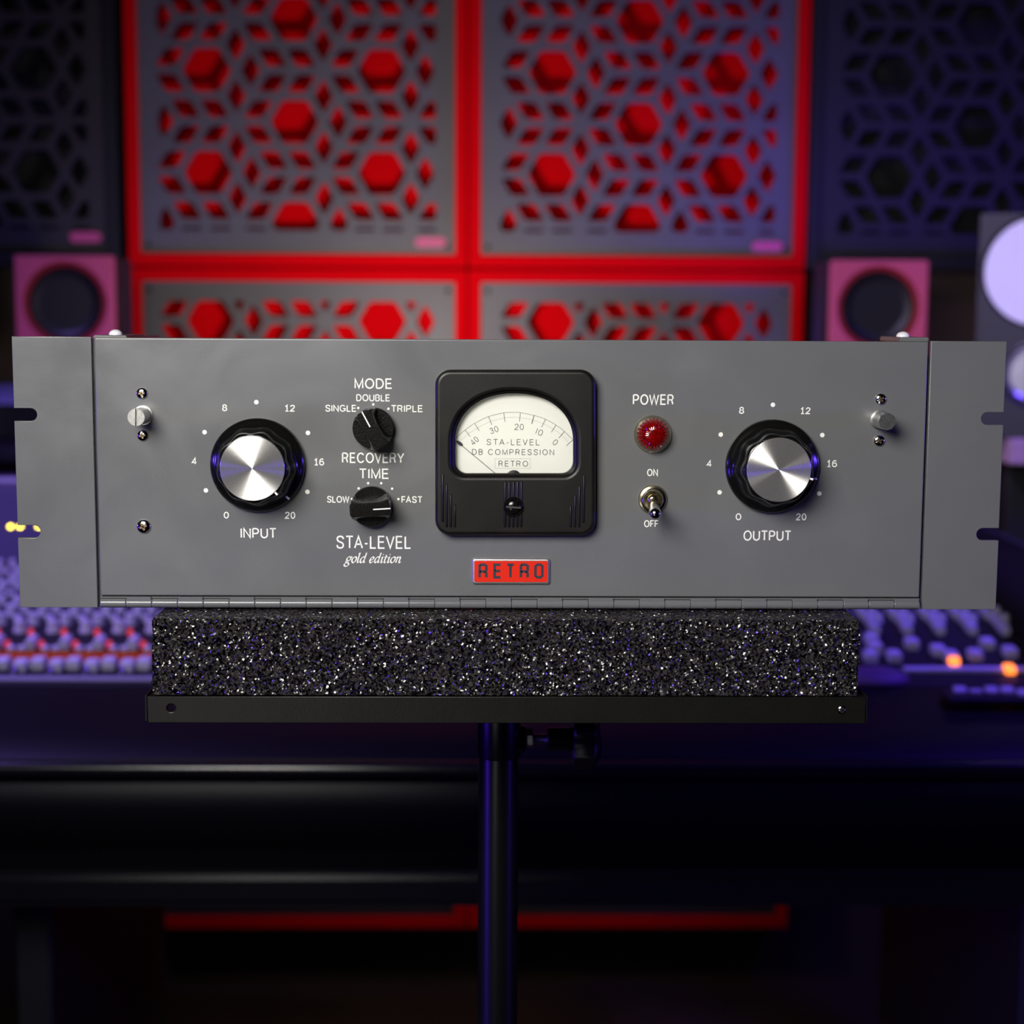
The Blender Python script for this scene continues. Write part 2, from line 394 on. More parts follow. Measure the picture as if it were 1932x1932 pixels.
# chassis behind
box('chassis', -0.1995, 0.2005, 0.0045, 0.19, ZC - 0.0655, ZC + 0.058, PAINT, U, 0.001)
def ear(side):
    xo, xi = (-241.3, -203.2) if side < 0 else (241.3, 204.3)
    sx = 1 if side < 0 else -1
    pts = [(xi, 66.3)]
    pts.append((xo, 66.3))
    for yc in (28.6, -28.6):
        pts.append((xo, yc + 3.1)); cx = xo + sx * 8.0
        for k in range(0, 9):
            a = math.radians(90 - 180 * k / 8); pts.append((cx + sx * 3.1 * math.cos(a), yc + 3.1 * math.sin(a)))
        pts.append((xo, yc - 3.1))
    pts += [(xo, -66.3), (xi, -66.3)]
    me = flat_mesh([mm(pts)], 0.0013, 0.0003, 2)
    return mesh_obj('rack_ear', me, PAINT, U, PM(0, 0, -1.6))
ear(-1); ear(1)
box('side_flange', -0.2045, -0.2016, 0.0034, 0.16, ZC - 0.0655, ZC + 0.0652, PAINT, U)
box('side_flange', 0.2043, 0.2056, 0.0033, 0.16, ZC - 0.0655, ZC + 0.060, PAINT, U)
# top corner brackets with dome screws
for sx in (-1, 1):
    x0, x1 = (-0.203, -0.187) if sx < 0 else (0.190, 0.2042)
    br = box('corner_bracket', x0, x1, 0.004, 0.045, ZC + 0.0645 + (0.0006 if sx < 0 else 0.0012), ZC + 0.0668 + (0.0002 if sx < 0 else 0.0012), PAINT, U, 0.0004)
    xs = (-0.1975 if sx < 0 else 0.1975)
    mesh_obj('dome_screw', lathe_mesh([(-.001, .0034)] + dome_prof(0.0034, 0.0026), 24), DOMEM, br, T(xs, 0.028, ZC + 0.0668 + (0.0002 if sx < 0 else 0.0012)))
# front door panel
door = mesh_obj('front_panel', flat_mesh([mm(rrect(-201.7, 203.0, -60.3, 66.0, 0.6, 2))], 0.0008, 0.0007, 3), PAINT, U, PM(0, 0, -1.5))

# --- lettering printed on the door
DOTS = bmesh.new()
def ztext(s, zoom, x0, x1, y0, y1, sw, cap=True, m=PRINT, parent=None, h=0.12, gap=.27, xgap=0):
    ox, oy, k = zoom
    a = pmm(ox + x0 / k, oy + (y0 + y1) / 2 / k, h); b = pmm(ox + x1 / k, oy + (y0 + y1) / 2 / k, h)
    c = pmm(ox + (x0 + x1) / 2 / k, oy + y0 / k, h); d = pmm(ox + (x0 + x1) / 2 / k, oy + y1 / k, h)
    W_ = (b[0] - a[0]) / 1000; H_ = (c[1] - d[1]) / 1000
    return mesh_obj('lettering', text_mesh(s, W_, H_, sw * (1.13 if m is PRINT else 1) / 1000, gap, xgap), m, parent or door, PM((a[0] + b[0]) / 2, (c[1] + d[1]) / 2, h))
Z2 = (340, 680, 4.025); Z4 = (1140, 680, 4.025)
for s, z, x0, x1, y0, y1, sw in [
    ('MODE', Z2, 1323, 1610, 136, 216, .62), ('DOUBLE', Z2, 1337, 1593, 257, 311, .46), ('SINGLE', Z2, 1102, 1338, 337, 390, .46),
    ('TRIPLE', Z2, 1600, 1843, 339, 393, .46), ('RECOVERY', Z2, 1228, 1702, 700, 780, .60), ('TIME', Z2, 1357, 1585, 821, 900, .60),
    ('SLOW', Z2, 1115, 1285, 1029, 1081, .46), ('FAST', Z2, 1680, 1840, 1031, 1083, .46), ('STA-LEVEL', Z2, 1185, 1755, 1331, 1431, .68),
    ('INPUT', Z2, 458, 732, 1272, 1351, .62), ('8', Z2, 318, 357, 333, 386, .48), ('12', Z2, 795, 872, 337, 389, .48), ('4', Z2, 87, 127, 737, 791, .48),
    ('16', Z2, 1018, 1093, 744, 798, .48), ('0', Z2, 330, 370, 1149, 1201, .48), ('20', Z2, 795, 874, 1149, 1203, .48),
    ('POWER', Z4, 217, 530, 257, 338, .60), ('ON', Z4, 325, 408, 824, 879, .46), ('OFF', Z4, 302, 412, 1213, 1267, .46),
    ('8', Z4, 1024, 1063, 352, 406, .48), ('12', Z4, 1491, 1567, 356, 408, .48), ('4', Z4, 778, 818, 757, 809, .48), ('16', Z4, 1692, 1768, 757, 811, .48),
    ('0', Z4, 998, 1041, 1161, 1214, .48), ('20', Z4, 1456, 1535, 1161, 1215, .48), ('OUTPUT', Z4, 1057, 1422, 1291, 1370, .62)]:
    ztext(s, z, x0, x1, y0, y1, sw)
def zdot(zoom, x, y, r):
    p = pmm(zoom[0] + x / zoom[2], zoom[1] + y / zoom[2], 0.12)
    bm = bmesh.new(); disc_into(bm, 0, 0, r / 1000)
    mesh_obj('index_dot', flat_done(bm), PRINT, door, PM(p[0], p[1], 0.12))
for x, y in ((578, 317), (185, 545), (970, 550), (195, 987), (966, 998)): zdot(Z2, x, y, 1.13)
for x, y in ((1281, 337), (885, 563), (1656, 567), (876, 1002), (1633, 1011)): zdot(Z4, x, y, 1.13)
for x, y in ((1352, 361), (1466, 334), (1581, 367), (1427, 932), (1526, 933), (1355, 972), (1609, 974), (1304, 1052), (1657, 1053)): zdot(Z2, x, y, 0.60)

# --- "gold edition", broad-nib italic.  x-height 0..1, slanted afterwards
IT = {
 'g': (.78, [catmull([(.62, .92), (.35, 1.0), (.1, .75), (.12, .42), (.34, .3), (.6, .48), (.66, .8), (.55, .98), (.85, .95)]),
             catmull([(.2, .36), (.02, .18), (.12, .04), (.45, -.08), (.55, -.35), (.3, -.6), (-.02, -.55), (-.12, -.32), (.02, -.12), (.25, .02)])]),
 'o': (.72, [catmull([(.40, 1.0), (.1, .78), (.04, .35), (.25, 0), (.52, .15), (.66, .55), (.58, .92), (.40, 1.0)])]),
 'l': (.38, [catmull([(.02, 1.45), (.16, 1.62), (.14, 1.0), (.12, .3), (.18, .02), (.38, .16)])]),
 'd': (.86, [catmull([(.62, .9), (.38, 1.0), (.1, .7), (.06, .25), (.22, .0), (.48, .25), (.64, .7)]),
             catmull([(.58, 1.5), (.70, 1.62), (.66, 1.0), (.62, .3), (.66, .02), (.84, .16)])]),
 'e': (.68, [catmull([(.1, .42), (.4, .52), (.56, .78), (.42, 1.0), (.16, .8), (.05, .35), (.22, .0), (.42, .05), (.62, .28)])]),
 'i': (.38, [catmull([(.0, .82), (.16, 1.0), (.14, .6), (.12, .15), (.2, .0), (.36, .18)]), [(.15, 1.36), (.21, 1.48)]]),
 't': (.46, [catmull([(.2, 1.35), (.16, .8), (.13, .2), (.22, .0), (.42, .16)]), [(-.02, .95), (.44, .98)]]),
 'n': (.84, [catmull([(.0, .84), (.14, 1.0), (.13, .6), (.08, .0)]), catmull([(.1, .45), (.3, .88), (.5, 1.0), (.6, .85), (.56, .4), (.56, .1), (.64, 0), (.82, .18)])]),
}
def italic_mesh(s, W, xh, slant=.24):
    x = 0; st = []
    for ch in s:
        if ch == ' ': x += .5; continue
        w_, gl = IT[ch]
        for p in gl: st.append([(x + a + slant * b, b) for a, b in p])
        x += w_ + .10
    xs = [a for p in st for a, b in p]; k = W / (max(xs) - min(xs)); mid = (max(xs) + min(xs)) / 2
    bm = bmesh.new()
    def wf(d):
        a = math.atan2(d.y, d.x) - math.radians(35)
        return xh * (.10 + .17 * abs(math.sin(a)))
    for p in st: ribbon(bm, [((a - mid) * k, b * xh) for a, b in p], wf)
    return flat_done(bm)
a = pmm(340 + 1245 / 4.025, 680 + 1537 / 4.025); b = pmm(340 + 1675 / 4.025, 680 + 1537 / 4.025)
mesh_obj('lettering', italic_mesh('gold edition', (b[0] - a[0]) / 1000, 0.0029), PRINT, door, PM((a[0] + b[0]) / 2, a[1] + .1, 0.12))

# --- screws and captive fasteners
def phillips(px, py, r, rot):
    x, y = pmm(px, py)
    s = mesh_obj('screw', lathe_mesh([(0, r), (r * .12, r)] + [(r * .12 + h, rr) for h, rr in dome_prof(r, r * .45, 6)][1:], 28), CHROME, U, PM(x, y, 0) )
    bm = bmesh.new()
    L_, w_ = r * .52, r * .15
    for q in (0, 1):
        c = bmesh.ops.create_cube(bm, size=1)
        for v in c['verts']: v.co = Vector((v.co.x * 2 * L_, v.co.y * 2 * w_, v.co.z * r * .25 + r * .50))
        bmesh.ops.rotate(bm, verts=c['verts'], matrix=Matrix.Rotation(rot + q * PI / 2, 3, 'Z'))
    mesh_obj('cross_slot', from_bm(bm), BRASSD, s, PM(x, y, 0))
for px, py, r, rot in ((268, 742, .0028, .1), (269.5, 821.5, .0028, .2), (271.5, 993, .0035, .35), (1661.5, 753, .0028, .6), (1658.5, 831.5, .0028, .5)):
    phillips(px, py, r, rot)
def captive(px, py, ang):
    x, y = pmm(px, py)
    base = mesh_obj('captive_fastener', lathe_mesh([(0, .0047), (.0009, .0047), (.0010, .0042), (.0148, .0042)], 36), ZINC, U, PM(x, y, 0))
    bm = bmesh.new()
    for sgn in (1, -1):
        pts = []
        sl = .00045; r = .0042
        a0 = math.asin(sl / r)
        for k in range(13):
            a_ = a0 + (PI - 2 * a0) * k / 12
            pts.append((r * math.cos(a_), sgn * r * math.sin(a_)))
        lo = [bm.verts.new((p[0], p[1], .0146)) for p in pts]; hi = [bm.verts.new((p[0] * .97, p[1] * .97 + sgn * .0, .0162)) for p in pts]
        n = len(pts)
        for k in range(n): bm.faces.new((lo[k], lo[(k + 1) % n], hi[(k + 1) % n], hi[k]))
        bm.faces.new(hi); bm.faces.new(lo)
    bmesh.ops.rotate(bm, verts=bm.verts, matrix=Matrix.Rotation(ang, 3, 'Z'))
    mesh_obj('slotted_head', from_bm(bm, 'h', 30), ZINC, base, PM(x, y, 0))
captive(270, 783.5, PI / 2 - .03); captive(1659, 791.5, -math.radians(42))

# --- the two large knobs
def scallop(a): return math.cos(9 * a)
def big_knob(px, py, ang):
    x, y = pmm(px, py)
    Mk = PM(x, y, 0) @ Matrix.Rotation(ang, 4, 'Z')
    k = 0.001
    prof = [(.3, 22.2), (.8, 22.9), (3.4, 22.9), (4.2, 22.4), (5.2, 20.6, 0), (6.4, 19.0, .25), (8.0, 18.1, .45), (11, 17.6, .5), (15, 17.2, .5), (18.5, 16.9, .48), (19.6, 16.5, .35), (20.2, 15.9, .0), (20.3, 15.5, 0)]
    body = mesh_obj('control_knob', lathe_mesh([(p[0] * k, p[1] * k, (p[2] if len(p) > 2 else 0) * k) for p in prof], 108, 40, True, scallop), KNOBBLK, U, Mk)
    mesh_obj('knob_cap', lathe_mesh([(20.3 * k, 15.4 * k), (20.9 * k, 15.4 * k), (21.1 * k, 15.15 * k)], 96, 20), ALU, body, Mk)
    bm = bmesh.new(); box_into(bm, .0153, .0172, -.00045, .00045, .0196, .0206)
    mesh_obj('pointer_mark', from_bm(bm), PRINT, body, Mk)
    bm = bmesh.new(); box_into(bm, .0195, .0226, -.00045, .00045, .0041, .0045)
    for v in bm.verts: v.co.z += (.0226 - v.co.x) * .38
    mesh_obj('pointer_mark', from_bm(bm), PRINT, body, Mk)
big_knob(487.3, 876.5, math.radians(-47)); big_knob(1455.5, 879, math.radians(-15.5))

# --- the two pointer knobs
def pointer_knob(px, py, ang):
    x, y = pmm(px, py)
    Mk = PM(x, y, 0) @ Matrix.Rotation(ang, 4, 'Z')
    k = .001
    body = mesh_obj('selector_knob', lathe_mesh([(.2 * k, 9.8 * k), (.5 * k, 10.0 * k), (4.6 * k, 10.0 * k), (5.0 * k, 9.7 * k)], 64), KNOBM, U, Mk)
    bm = bmesh.new(); ns = 25; nh = 8
    stn = [-9.7 + 19.4 * i / (ns - 1) for i in range(ns)]
    for sgn in (1, -1):
        grid = []
        for s_ in stn:
            row = []
            for j in range(nh + 1):
                t = j / nh; h = 4.6 + (15.4 - 4.6) * t
                wv = 3.75 + 5.0 * (abs(s_) / 9.7) ** 2.2 * (1 - t) ** 1.1
                if j == nh: wv -= .45
                lim = math.sqrt(max(10.0 ** 2 - s_ * s_, 0)) + .12
                ww = min(wv, lim if lim > 2.2 else 2.2) if t < .97 else min(wv, max(lim, 2.2) - .3)
                row.append(bm.verts.new((s_ * k, sgn * ww * k, h * k)))
            row.append(bm.verts.new((s_ * k, 0, 15.5 * k))); row.insert(0, bm.verts.new((s_ * k, 0, 4.6 * k)))
            grid.append(row)
        for A, B in zip(grid, grid[1:]):
            for j in range(len(A) - 1): bm.faces.new((A[j], A[j + 1], B[j + 1], B[j]))
        bm.faces.new(grid[0]); bm.faces.new(grid[-1])
    bmesh.ops.remove_doubles(bm, verts=bm.verts, dist=1e-6)
    mesh_obj('pointer_bar', from_bm(bm, 'bar', 38), KNOBM, body, Mk)
    bm = bmesh.new(); box_into(bm, .0016, .0099, -.0003, .0003, .0152, .01562)
    mesh_obj('pointer_line', from_bm(bm), PRINT, body, Mk)
pointer_knob(705.3, 807, math.radians(118)); pointer_knob(702, 954.5, math.radians(3.5))

# --- the meter
ZM = (800, 680, 5.682)
def zm(x, y, h): return pmm(ZM[0] + x / ZM[2], ZM[1] + y / ZM[2], h)
HF = 7.0
def hull(pts, h): return [tuple(c / 1000 for c in zm(x, y, h)) for x, y in pts]
outer = hull(rrect(122, 1836, 96, 1866, 165, 8), 2.0)
# opening: flat bottom, upright sides, elliptical top
op = [(335, 1085)] + [(335 + 130 * (1 - math.cos(a)), 1085 + 130 * math.sin(a)) for a in [PI / 2 * i / 6 for i in range(1, 7)]]
op += [(1600 - 130 * (1 - math.cos(a)), 1085 + 130 * math.sin(a)) for a in [PI / 2 * (6 - i) / 6 for i in range(0, 7)]]
op += [(1600, 860)]
op += [(967 + 633 * abs(math.cos(a)) ** .90 * (1 if math.cos(a) > 0 else -1), 860 - 507 * math.sin(a) ** .98) for a in [PI * i / 32 for i in range(1, 32)]]
op += [(335, 860)]
cx_, cy_ = 967, 800
opb = [(cx_ + (x - cx_) * 1.055, cy_ + (y - cy_) * 1.055) for x, y in op]
meter = mesh_obj('meter_housing', flat_mesh([outer, hull(opb, HF)], (HF / 2 - 2.2) / 1000, 0.0022, 5), BAKE, U, PM(0, 0, HF / 2))
# sloped inner lip leading down to the opening
bm = bmesh.new()
A_ = hull(opb, HF); B_ = hull(op, HF - 2.2)
C1 = [bm.verts.new((a_[0], a_[1], (HF - 1.0) / 1000)) for a_ in A_]; C2 = [bm.verts.new((b_[0], b_[1], (HF - 2.0) / 1000)) for b_ in B_]
C3 = [bm.verts.new((b_[0], b_[1], .0009)) for b_ in B_]; C4 = [bm.verts.new((a_[0], a_[1], .0009)) for a_ in A_]
n = len(C1)
for P_, Q_ in ((C1, C2), (C2, C3), (C3, C4), (C4, C1)):
    for k in range(n): bm.faces.new((P_[k], P_[(k + 1) % n], Q_[(k + 1) % n], Q_[k]))
mesh_obj('window_lip', from_bm(bm, 'lip', 40), BAKE, meter, PM(0, 0, 0))
HD = 1.0
face = mesh_obj('dial_face', flat_mesh([hull([(cx_ + (x - cx_) * 1.03, cy_ + (y - cy_) * 1.03) for x, y in op], HD)], .0001), DIAL, meter, PM(0, 0, HD - .1))
mesh_obj('glass_pane', flat_mesh([hull([(cx_ + (x - cx_) * 1.012, cy_ + (y - cy_) * 1.012) for x, y in op], 4.2)], .0002), GLASS, meter, PM(0, 0, 4.4))
# dial print
def seg_into(bm, pts, w_, h=HD + .08): ribbon(bm, hull(pts, h), lambda d: w_ / 1000)
bm = bmesh.new()
seg_into(bm, catmull([(345, 832), (440, 745), (543, 675), (692, 602), (855, 563), (960, 557), (1033, 560), (1180, 590), (1302, 630), (1415, 693), (1505, 762), (1597, 852)], 6), .16)
for p, q, w_ in (((440, 745), (497, 818), .22), ((543, 675), (592, 755), .22), ((692, 602), (727, 692), .24), ((855, 565), (867, 658), .22), ((1033, 563), (1023, 655), .22),
                 ((1180, 590), (1155, 678), .34), ((1302, 630), (1260, 717), .22), ((1415, 693), (1365, 770), .24), ((1505, 762), (1445, 832), .26), ((1597, 852), (1527, 915), .24)):
    seg_into(bm, [p, q], w_)
mesh_obj('dial_scale', flat_done(bm), INK, meter, PM(0, 0, HD + .08))
bm = bmesh.new()
seg_into(bm, catmull([(388, 862), (480, 785), (572, 724), (712, 655), (861, 617), (960, 609), (1030, 612), (1167, 640), (1285, 682), (1390, 738), (1478, 802), (1555, 890)], 6), .09, HD + .07)
seg_into(bm, [(762, 1053), (1140, 1053), (1140, 1157), (762, 1157), (762, 1053)], .09, HD + .07)
mesh_obj('dial_scale', flat_done(bm), THININK, meter, PM(0, 0, HD + .07))
for s, x0, x1, y0, y1, sw, xg in (('STA-LEVEL', 672, 1240, 844, 908, .27, .16), ('DB COMPRESSION', 515, 1395, 952, 1014, .28, .12), ('RETRO', 800, 1115, 1076, 1138, .28, .12)):
    ztext(s, ZM, x0, x1, y0, y1, sw, m=INK, parent=meter, h=HD + .08, xgap=xg)
for s, x, y, W_, H_, rot in (('40', 541, 862, 86, 66, 42), ('30', 750, 745, 92, 66, 20), ('20', 1020, 713, 98, 66, -1), ('i0', 1238, 770, 72, 66, -22), ('0', 1408, 878, 44, 66, -36)):
    x_, y_ = zm(x, y, HD + .08); k = 5.682 * 3.87
    mesh_obj('lettering', text_mesh(s, W_ / k / 1000, H_ / k / 1000, .00026), INK, meter, PM(x_, y_, HD + .08) @ Matrix.Rotation(math.radians(rot), 4, 'Z'))
bm = bmesh.new()
hn = HD + .9
ribbon(bm, hull([(778, 1222), (345, 862)], hn), lambda d: .00022)
for lp in ([(345, 858), (372, 862), (402, 880), (414, 903), (400, 917), (372, 905), (352, 882)],):
    bm.faces.new([bm.verts.new((*q, 0)) for q in hull(lp, hn)])
mesh_obj('needle', flat_done(bm), INK, meter, PM(0, 0, hn))
x_, y_ = zm(962, 1262, 3); mesh_obj('needle_hub', lathe_mesh([(0, .0038), (.0010, .0038), (.0012, .0032)], 32), BAKE, meter, PM(x_, y_, HD))
# ribs
def rib(x, y0, y1, w_=.62):
    xa, ya = zm(x, y0, HF); xb, yb = zm(x, y1, HF)
    Lh = math.hypot(xa - xb, ya - yb) / 2000; r = w_ / 1000
    bm = bmesh.new(); rings = []; n = 10
    zs = [(-Lh, .15), (-Lh + r * .3, .7), (-Lh + r, 1), (Lh - r, 1), (Lh - r * .3, .7), (Lh, .15)]
    for s_, q in zs:
        rings.append([bm.verts.new((r * q * math.cos(PI * k / n), s_, -.0002 + (r * 1.1 * q + .0002) * math.sin(PI * k / n))) for k in range(n + 1)])
    for P_, Q_ in zip(rings, rings[1:]):
        for k in range(n): bm.faces.new((P_[k], P_[k + 1], Q_[k + 1], Q_[k]))
    bm.faces.new(rings[0]); bm.faces.new(rings[-1])
    mesh_obj('rib', from_bm(bm, 'rib', 60), BAKE, meter, PM((xa + xb) / 2, (ya + yb) / 2, HF))
for x, y0, y1 in ((200, 1213, 1735), (242, 1325, 1790), (286, 1432, 1790), (330, 1543, 1790), (1712, 1230, 1740), (1664, 1345, 1790), (1617, 1445, 1790), (1570, 1557, 1790)): rib(x, y0, y1)
for x in (868, 912, 957, 1000, 1042): rib(x, 1293, 1790, .66)
x_, y_ = zm(958, 1568, HF)
sc_ = mesh_obj('adjuster_screw', lathe_mesh([(0, .0049), (.0009, .0049), (.0013, .0045), (.0013, .0038), (.0006, .0037), (.0006, .0036), (.0014, .00355)] + [(.0014 + h, r) for h, r in dome_prof(.0035, .0014, 7)][1:], 40, 25), KNOBBLK, meter, PM(x_, y_, HF))

bm = bmesh.new(); box_into(bm, -.0036, .0036, -.00042, .00042, .0016, .00288)
mesh_obj('screw_slot', from_bm(bm), mat('slot_shine', (.10, .10, .09), .35, metal=.6), sc_, PM(x_, y_, HF) @ Matrix.Rotation(-.06, 4, 'Z'))
# --- jewel lamp
x_, y_ = pmm(1231.3, 819)
lamp = mesh_obj('pilot_lamp', lathe_mesh([(0, .0092), (.0009, .0092), (.0016, .0087), (.0030, .0083), (.0034, .0081)], 64), NICKEL, U, PM(x_, y_, 0))
prof = [(.0028, .0079), (.0042, .0080), (.0056, .0074, .00035), (.0068, .0064, .0005), (.0077, .0053, .00045), (.0083, .0041, .0003), (.0088, .0028, .0), (.0091, .0014, 0), (.0092, .0001, 0)]
mesh_obj('red_jewel', lathe_mesh(prof, 96, 8, True, lambda a: math.copysign(1, math.sin(24 * a)) * abs(math.sin(24 * a)) ** .5), JEWEL, lamp, PM(x_, y_, 0))

# --- toggle switch
x_, y_ = pmm(1230.8, 941.5)
tg = mesh_obj('toggle_switch', lathe_mesh([(0, .0070, .00022), (.0012, .0070, .00022), (.0017, .0066, 0), (.0019, .0056), (.0022, .0052), (.0040, .0050), (.0046, .0046), (.0046, .0038), (.0030, .0034)], 120, 30, True, lambda a: math.cos(40 * a)), NICKEL, U, PM(x_, y_, 0))
mesh_obj('ball_joint', lathe_mesh([(.0028, .0032)] + dome_prof(.0032, .0030, 8, .0030), 32, 40), NICKEL, tg, PM(x_, y_, 0))
tipx, tipy = pmm(1236.6, 972.5, 23)
v = Vector((tipx - x_, tipy - y_, 23 - 3.5)) / 1000; Lv = v.length
q = Vector((0, 0, 1)).rotation_difference(v.normalized()).to_matrix().to_4x4()
lp = [(.0, .0016), (.004, .0019), (Lv * .45, .0023), (Lv * .75, .00285), (Lv * .88, .0030)] + [(Lv * .88 + .0030 * math.sin(PI / 2 * i / 6), max(.0030 * math.cos(PI / 2 * i / 6), .00005)) for i in range(1, 7)]
mesh_obj('lever', lathe_mesh(lp, 32, 60), CHROME, tg, PM(x_, y_, 3.5) @ q)

# --- badge
RIM = mat('silver_rim', (0.75, 0.70, 0.70), 0.34, metal=1.0)
BZ = (870, 1030, 10.168)
c0 = pmm(BZ[0] + 215 / BZ[2], BZ[1] + 235 / BZ[2]); c1 = pmm(BZ[0] + 1700 / BZ[2], BZ[1] + 728 / BZ[2])
bx, by = (c0[0] + c1[0]) / 2, (c0[1] + c1[1]) / 2; bw, bh = (c1[0] - c0[0]) / 2, (c0[1] - c1[1]) / 2
badge = mesh_obj('name_badge', flat_mesh([mm(rrect(-bw, bw, -bh, bh, 1.3))], .0002, .0008, 3), RIM, U, PM(bx, by, .6))
mesh_obj('red_field', flat_mesh([mm(rrect(-bw + 1.05, bw - 1.15, -bh + 1.15, bh - 1.1, .7))], .00008, .00005, 1), REDENAMEL, badge, PM(bx, by, 1.68))
LT = {'R': [[(0, 0), (0, 1)], [(0, 1), (.75, 1), (1, .9), (1, .58), (.82, .47), (0, .47)], [(.78, .47), (1, .32), (1, 0)]],
      'E': [[(1, 1), (0, 1), (0, 0), (1, 0)], [(0, .5), (.95, .5)]], 'T': [[(0, 1), (1, 1)], [(.5, 1), (.5, 0)]],
      'O': [[(.25, 1), (.75, 1), (1, .87), (1, .13), (.75, 0), (.25, 0), (0, .13), (0, .87), (.25, 1)]]}
for ch, x0, x1 in (('R', 330, 508), ('E', 618, 780), ('T', 858, 1035), ('R', 1122, 1300), ('O', 1402, 1582)):
    bm = bmesh.new(); sw = 1.28
    p0 = pmm(BZ[0] + x0 / BZ[2], BZ[1] + 336 / BZ[2], 1.8); p1 = pmm(BZ[0] + x1 / BZ[2], BZ[1] + 627 / BZ[2], 1.8)
    X0, X1, Y1, Y0 = p0[0] + sw / 2, p1[0] - sw / 2, p0[1] - sw / 2, p1[1] + sw / 2
    for st in LT[ch]:
        ribbon(bm, [(((X0 + (X1 - X0) * a_) - bx) / 1000, ((Y0 + (Y1 - Y0) * b_) - by) / 1000) for a_, b_ in st], lambda d: sw / 1000)
    mesh_obj('badge_letter', flat_done(bm), GREYTXT, badge, PM(bx, by, 1.86))

# --- piano hinge along the bottom edge
hinge = box('piano_hinge', -.2017, .2030, -.0004, .0020, ZC - .0632, ZC - .0608, PAINT, U)
kx = [pmm(p, 1137)[0] for p in (191,)]
zc = -63.9; pitch = 404.2 / 32; hr = .00225
km = lathe_mesh([(-.5 * pitch / 1000 + .0001, hr * .93), (-.5 * pitch / 1000 + .0004, hr), (.5 * pitch / 1000 - .0004, hr), (.5 * pitch / 1000 - .0001, hr * .93)], 28, 14)
RX = Matrix.Rotation(PI / 2, 4, 'Y')
wrap = bmesh.new(); box_into(wrap, -.5 * pitch / 1000 + .0003, .5 * pitch / 1000 - .0003, -.0017, .0009, .0, .0033, .0003, 1); wrap = from_bm(wrap)
gap_strip_ = bmesh.new(); box_into(gap_strip_, -.5 * pitch / 1000, .5 * pitch / 1000, -.0007, -.0004, -.0622, -.06135); gap_strip_ = from_bm(gap_strip_)  # dark strip before the leaf, standing in for a shaded gap
for i in range(32):
    x = (-201.5 + pitch * (i + .5)) / 1000
    k_ = mesh_obj('hinge_knuckle', km, HINGEP, hinge, T(x, -.0004, ZC + zc / 1000) @ RX)
    if i % 2 == 1:
        mesh_obj('hinge_tab', wrap, HINGEP, hinge, T(x, -.0003, ZC + zc / 1000))
    else:
        mesh_obj('hinge_gap_shade', gap_strip_, DARK, hinge, T(x, 0, ZC))
mesh_obj('hinge_pin', lathe_mesh([(-.2018, .0012), (.2028, .0012)], 12), DARK, hinge, T(0, -.0004, ZC + zc / 1000) @ RX)

# ================================================================== FOAM BLOCK
FB = Vector((0, 0, 0))
zt, zb = ZC - .0668, 1.0682
def st(a, b, d): n = max(1, round((b - a) / d)); return [a + (b - a) * i / n for i in range(n + 1)]
xs = st(-.1717, .1678, .00105); zs = st(zb, zt, .00105); ys = st(-.0262, .012, .00105) + st(.016, .19, .012)
bm = bmesh.new(); cache = {}
rnd = random.Random(3)
from mathutils import noise
def vert(i, j, k):
    key = (i, j, k)
    if key in cache: return cache[key]
    p = Vector((xs[i], ys[j], zs[k]))
    nrm = Vector(((-1 if i == 0 else 1 if i == len(xs) - 1 else 0), (-1 if j == 0 else 0), (1 if k == len(zs) - 1 else 0)))
    d = (noise.noise(p * 600) * .0006 + noise.noise(p * 160) * .0007 + rnd.uniform(-.0003, .0003))
    if k == 0: nrm.z = 0
    corner = (abs(nrm.x) + abs(nrm.y) + abs(nrm.z)) > 1.5
    if k == len(zs) - 1: d = min(d, 0) * (1.0 if ys[j] < 0 else .3)
    q = p + nrm * (d - (.0007 if corner else 0))
    if i == len(xs) - 1 and zs[k] > zt - .010: q.x -= max(0, noise.noise(p * 220 + Vector((3, 1, 2)))) * .006
    cache[key] = bm.verts.new(q); return cache[key]
def face4(a_, b_, c_, d_): bm.faces.new((vert(*a_), vert(*b_), vert(*c_), vert(*d_)))
nx, ny, nz = len(xs) - 1, len(ys) - 1, len(zs) - 1
for i in range(nx):
    for k in range(nz): face4((i, 0, k), (i + 1, 0, k), (i + 1, 0, k + 1), (i, 0, k + 1))
    for j in range(ny): face4((i, j, nz), (i + 1, j, nz), (i + 1, j + 1, nz), (i, j + 1, nz))
for j in range(ny):
    for k in range(nz):
        face4((0, j, k), (0, j, k + 1), (0, j + 1, k + 1), (0, j + 1, k)); face4((nx, j, k), (nx, j + 1, k), (nx, j + 1, k + 1), (nx, j, k + 1))
bm.faces.new([vert(0, j, 0) for j in range(ny + 1)] + [vert(i, ny, 0) for i in range(1, nx + 1)] + [vert(nx, j, 0) for j in range(ny - 1, -1, -1)] + [vert(i, 0, 0) for i in range(nx - 1, 0, -1)])
bm.faces.new([vert(0, ny, k) for k in range(nz + 1)] + [vert(i, ny, nz) for i in range(1, nx + 1)] + [vert(nx, ny, k) for k in range(nz - 1, -1, -1)] + [vert(i, ny, 0) for i in range(nx - 1, 0, -1)])
fo = mesh_obj('foam_block', from_bm(bm, 'foam'), FOAM)
tag(fo, 'black speckled foam block under the grey rack unit, lying on the stand tray', 'foam')

# ================================================================== STAND
SP = thing('equipment_stand', 'black metal pole stand whose flat tray carries the foam block', 'stand', (-.0045, .09, 0))
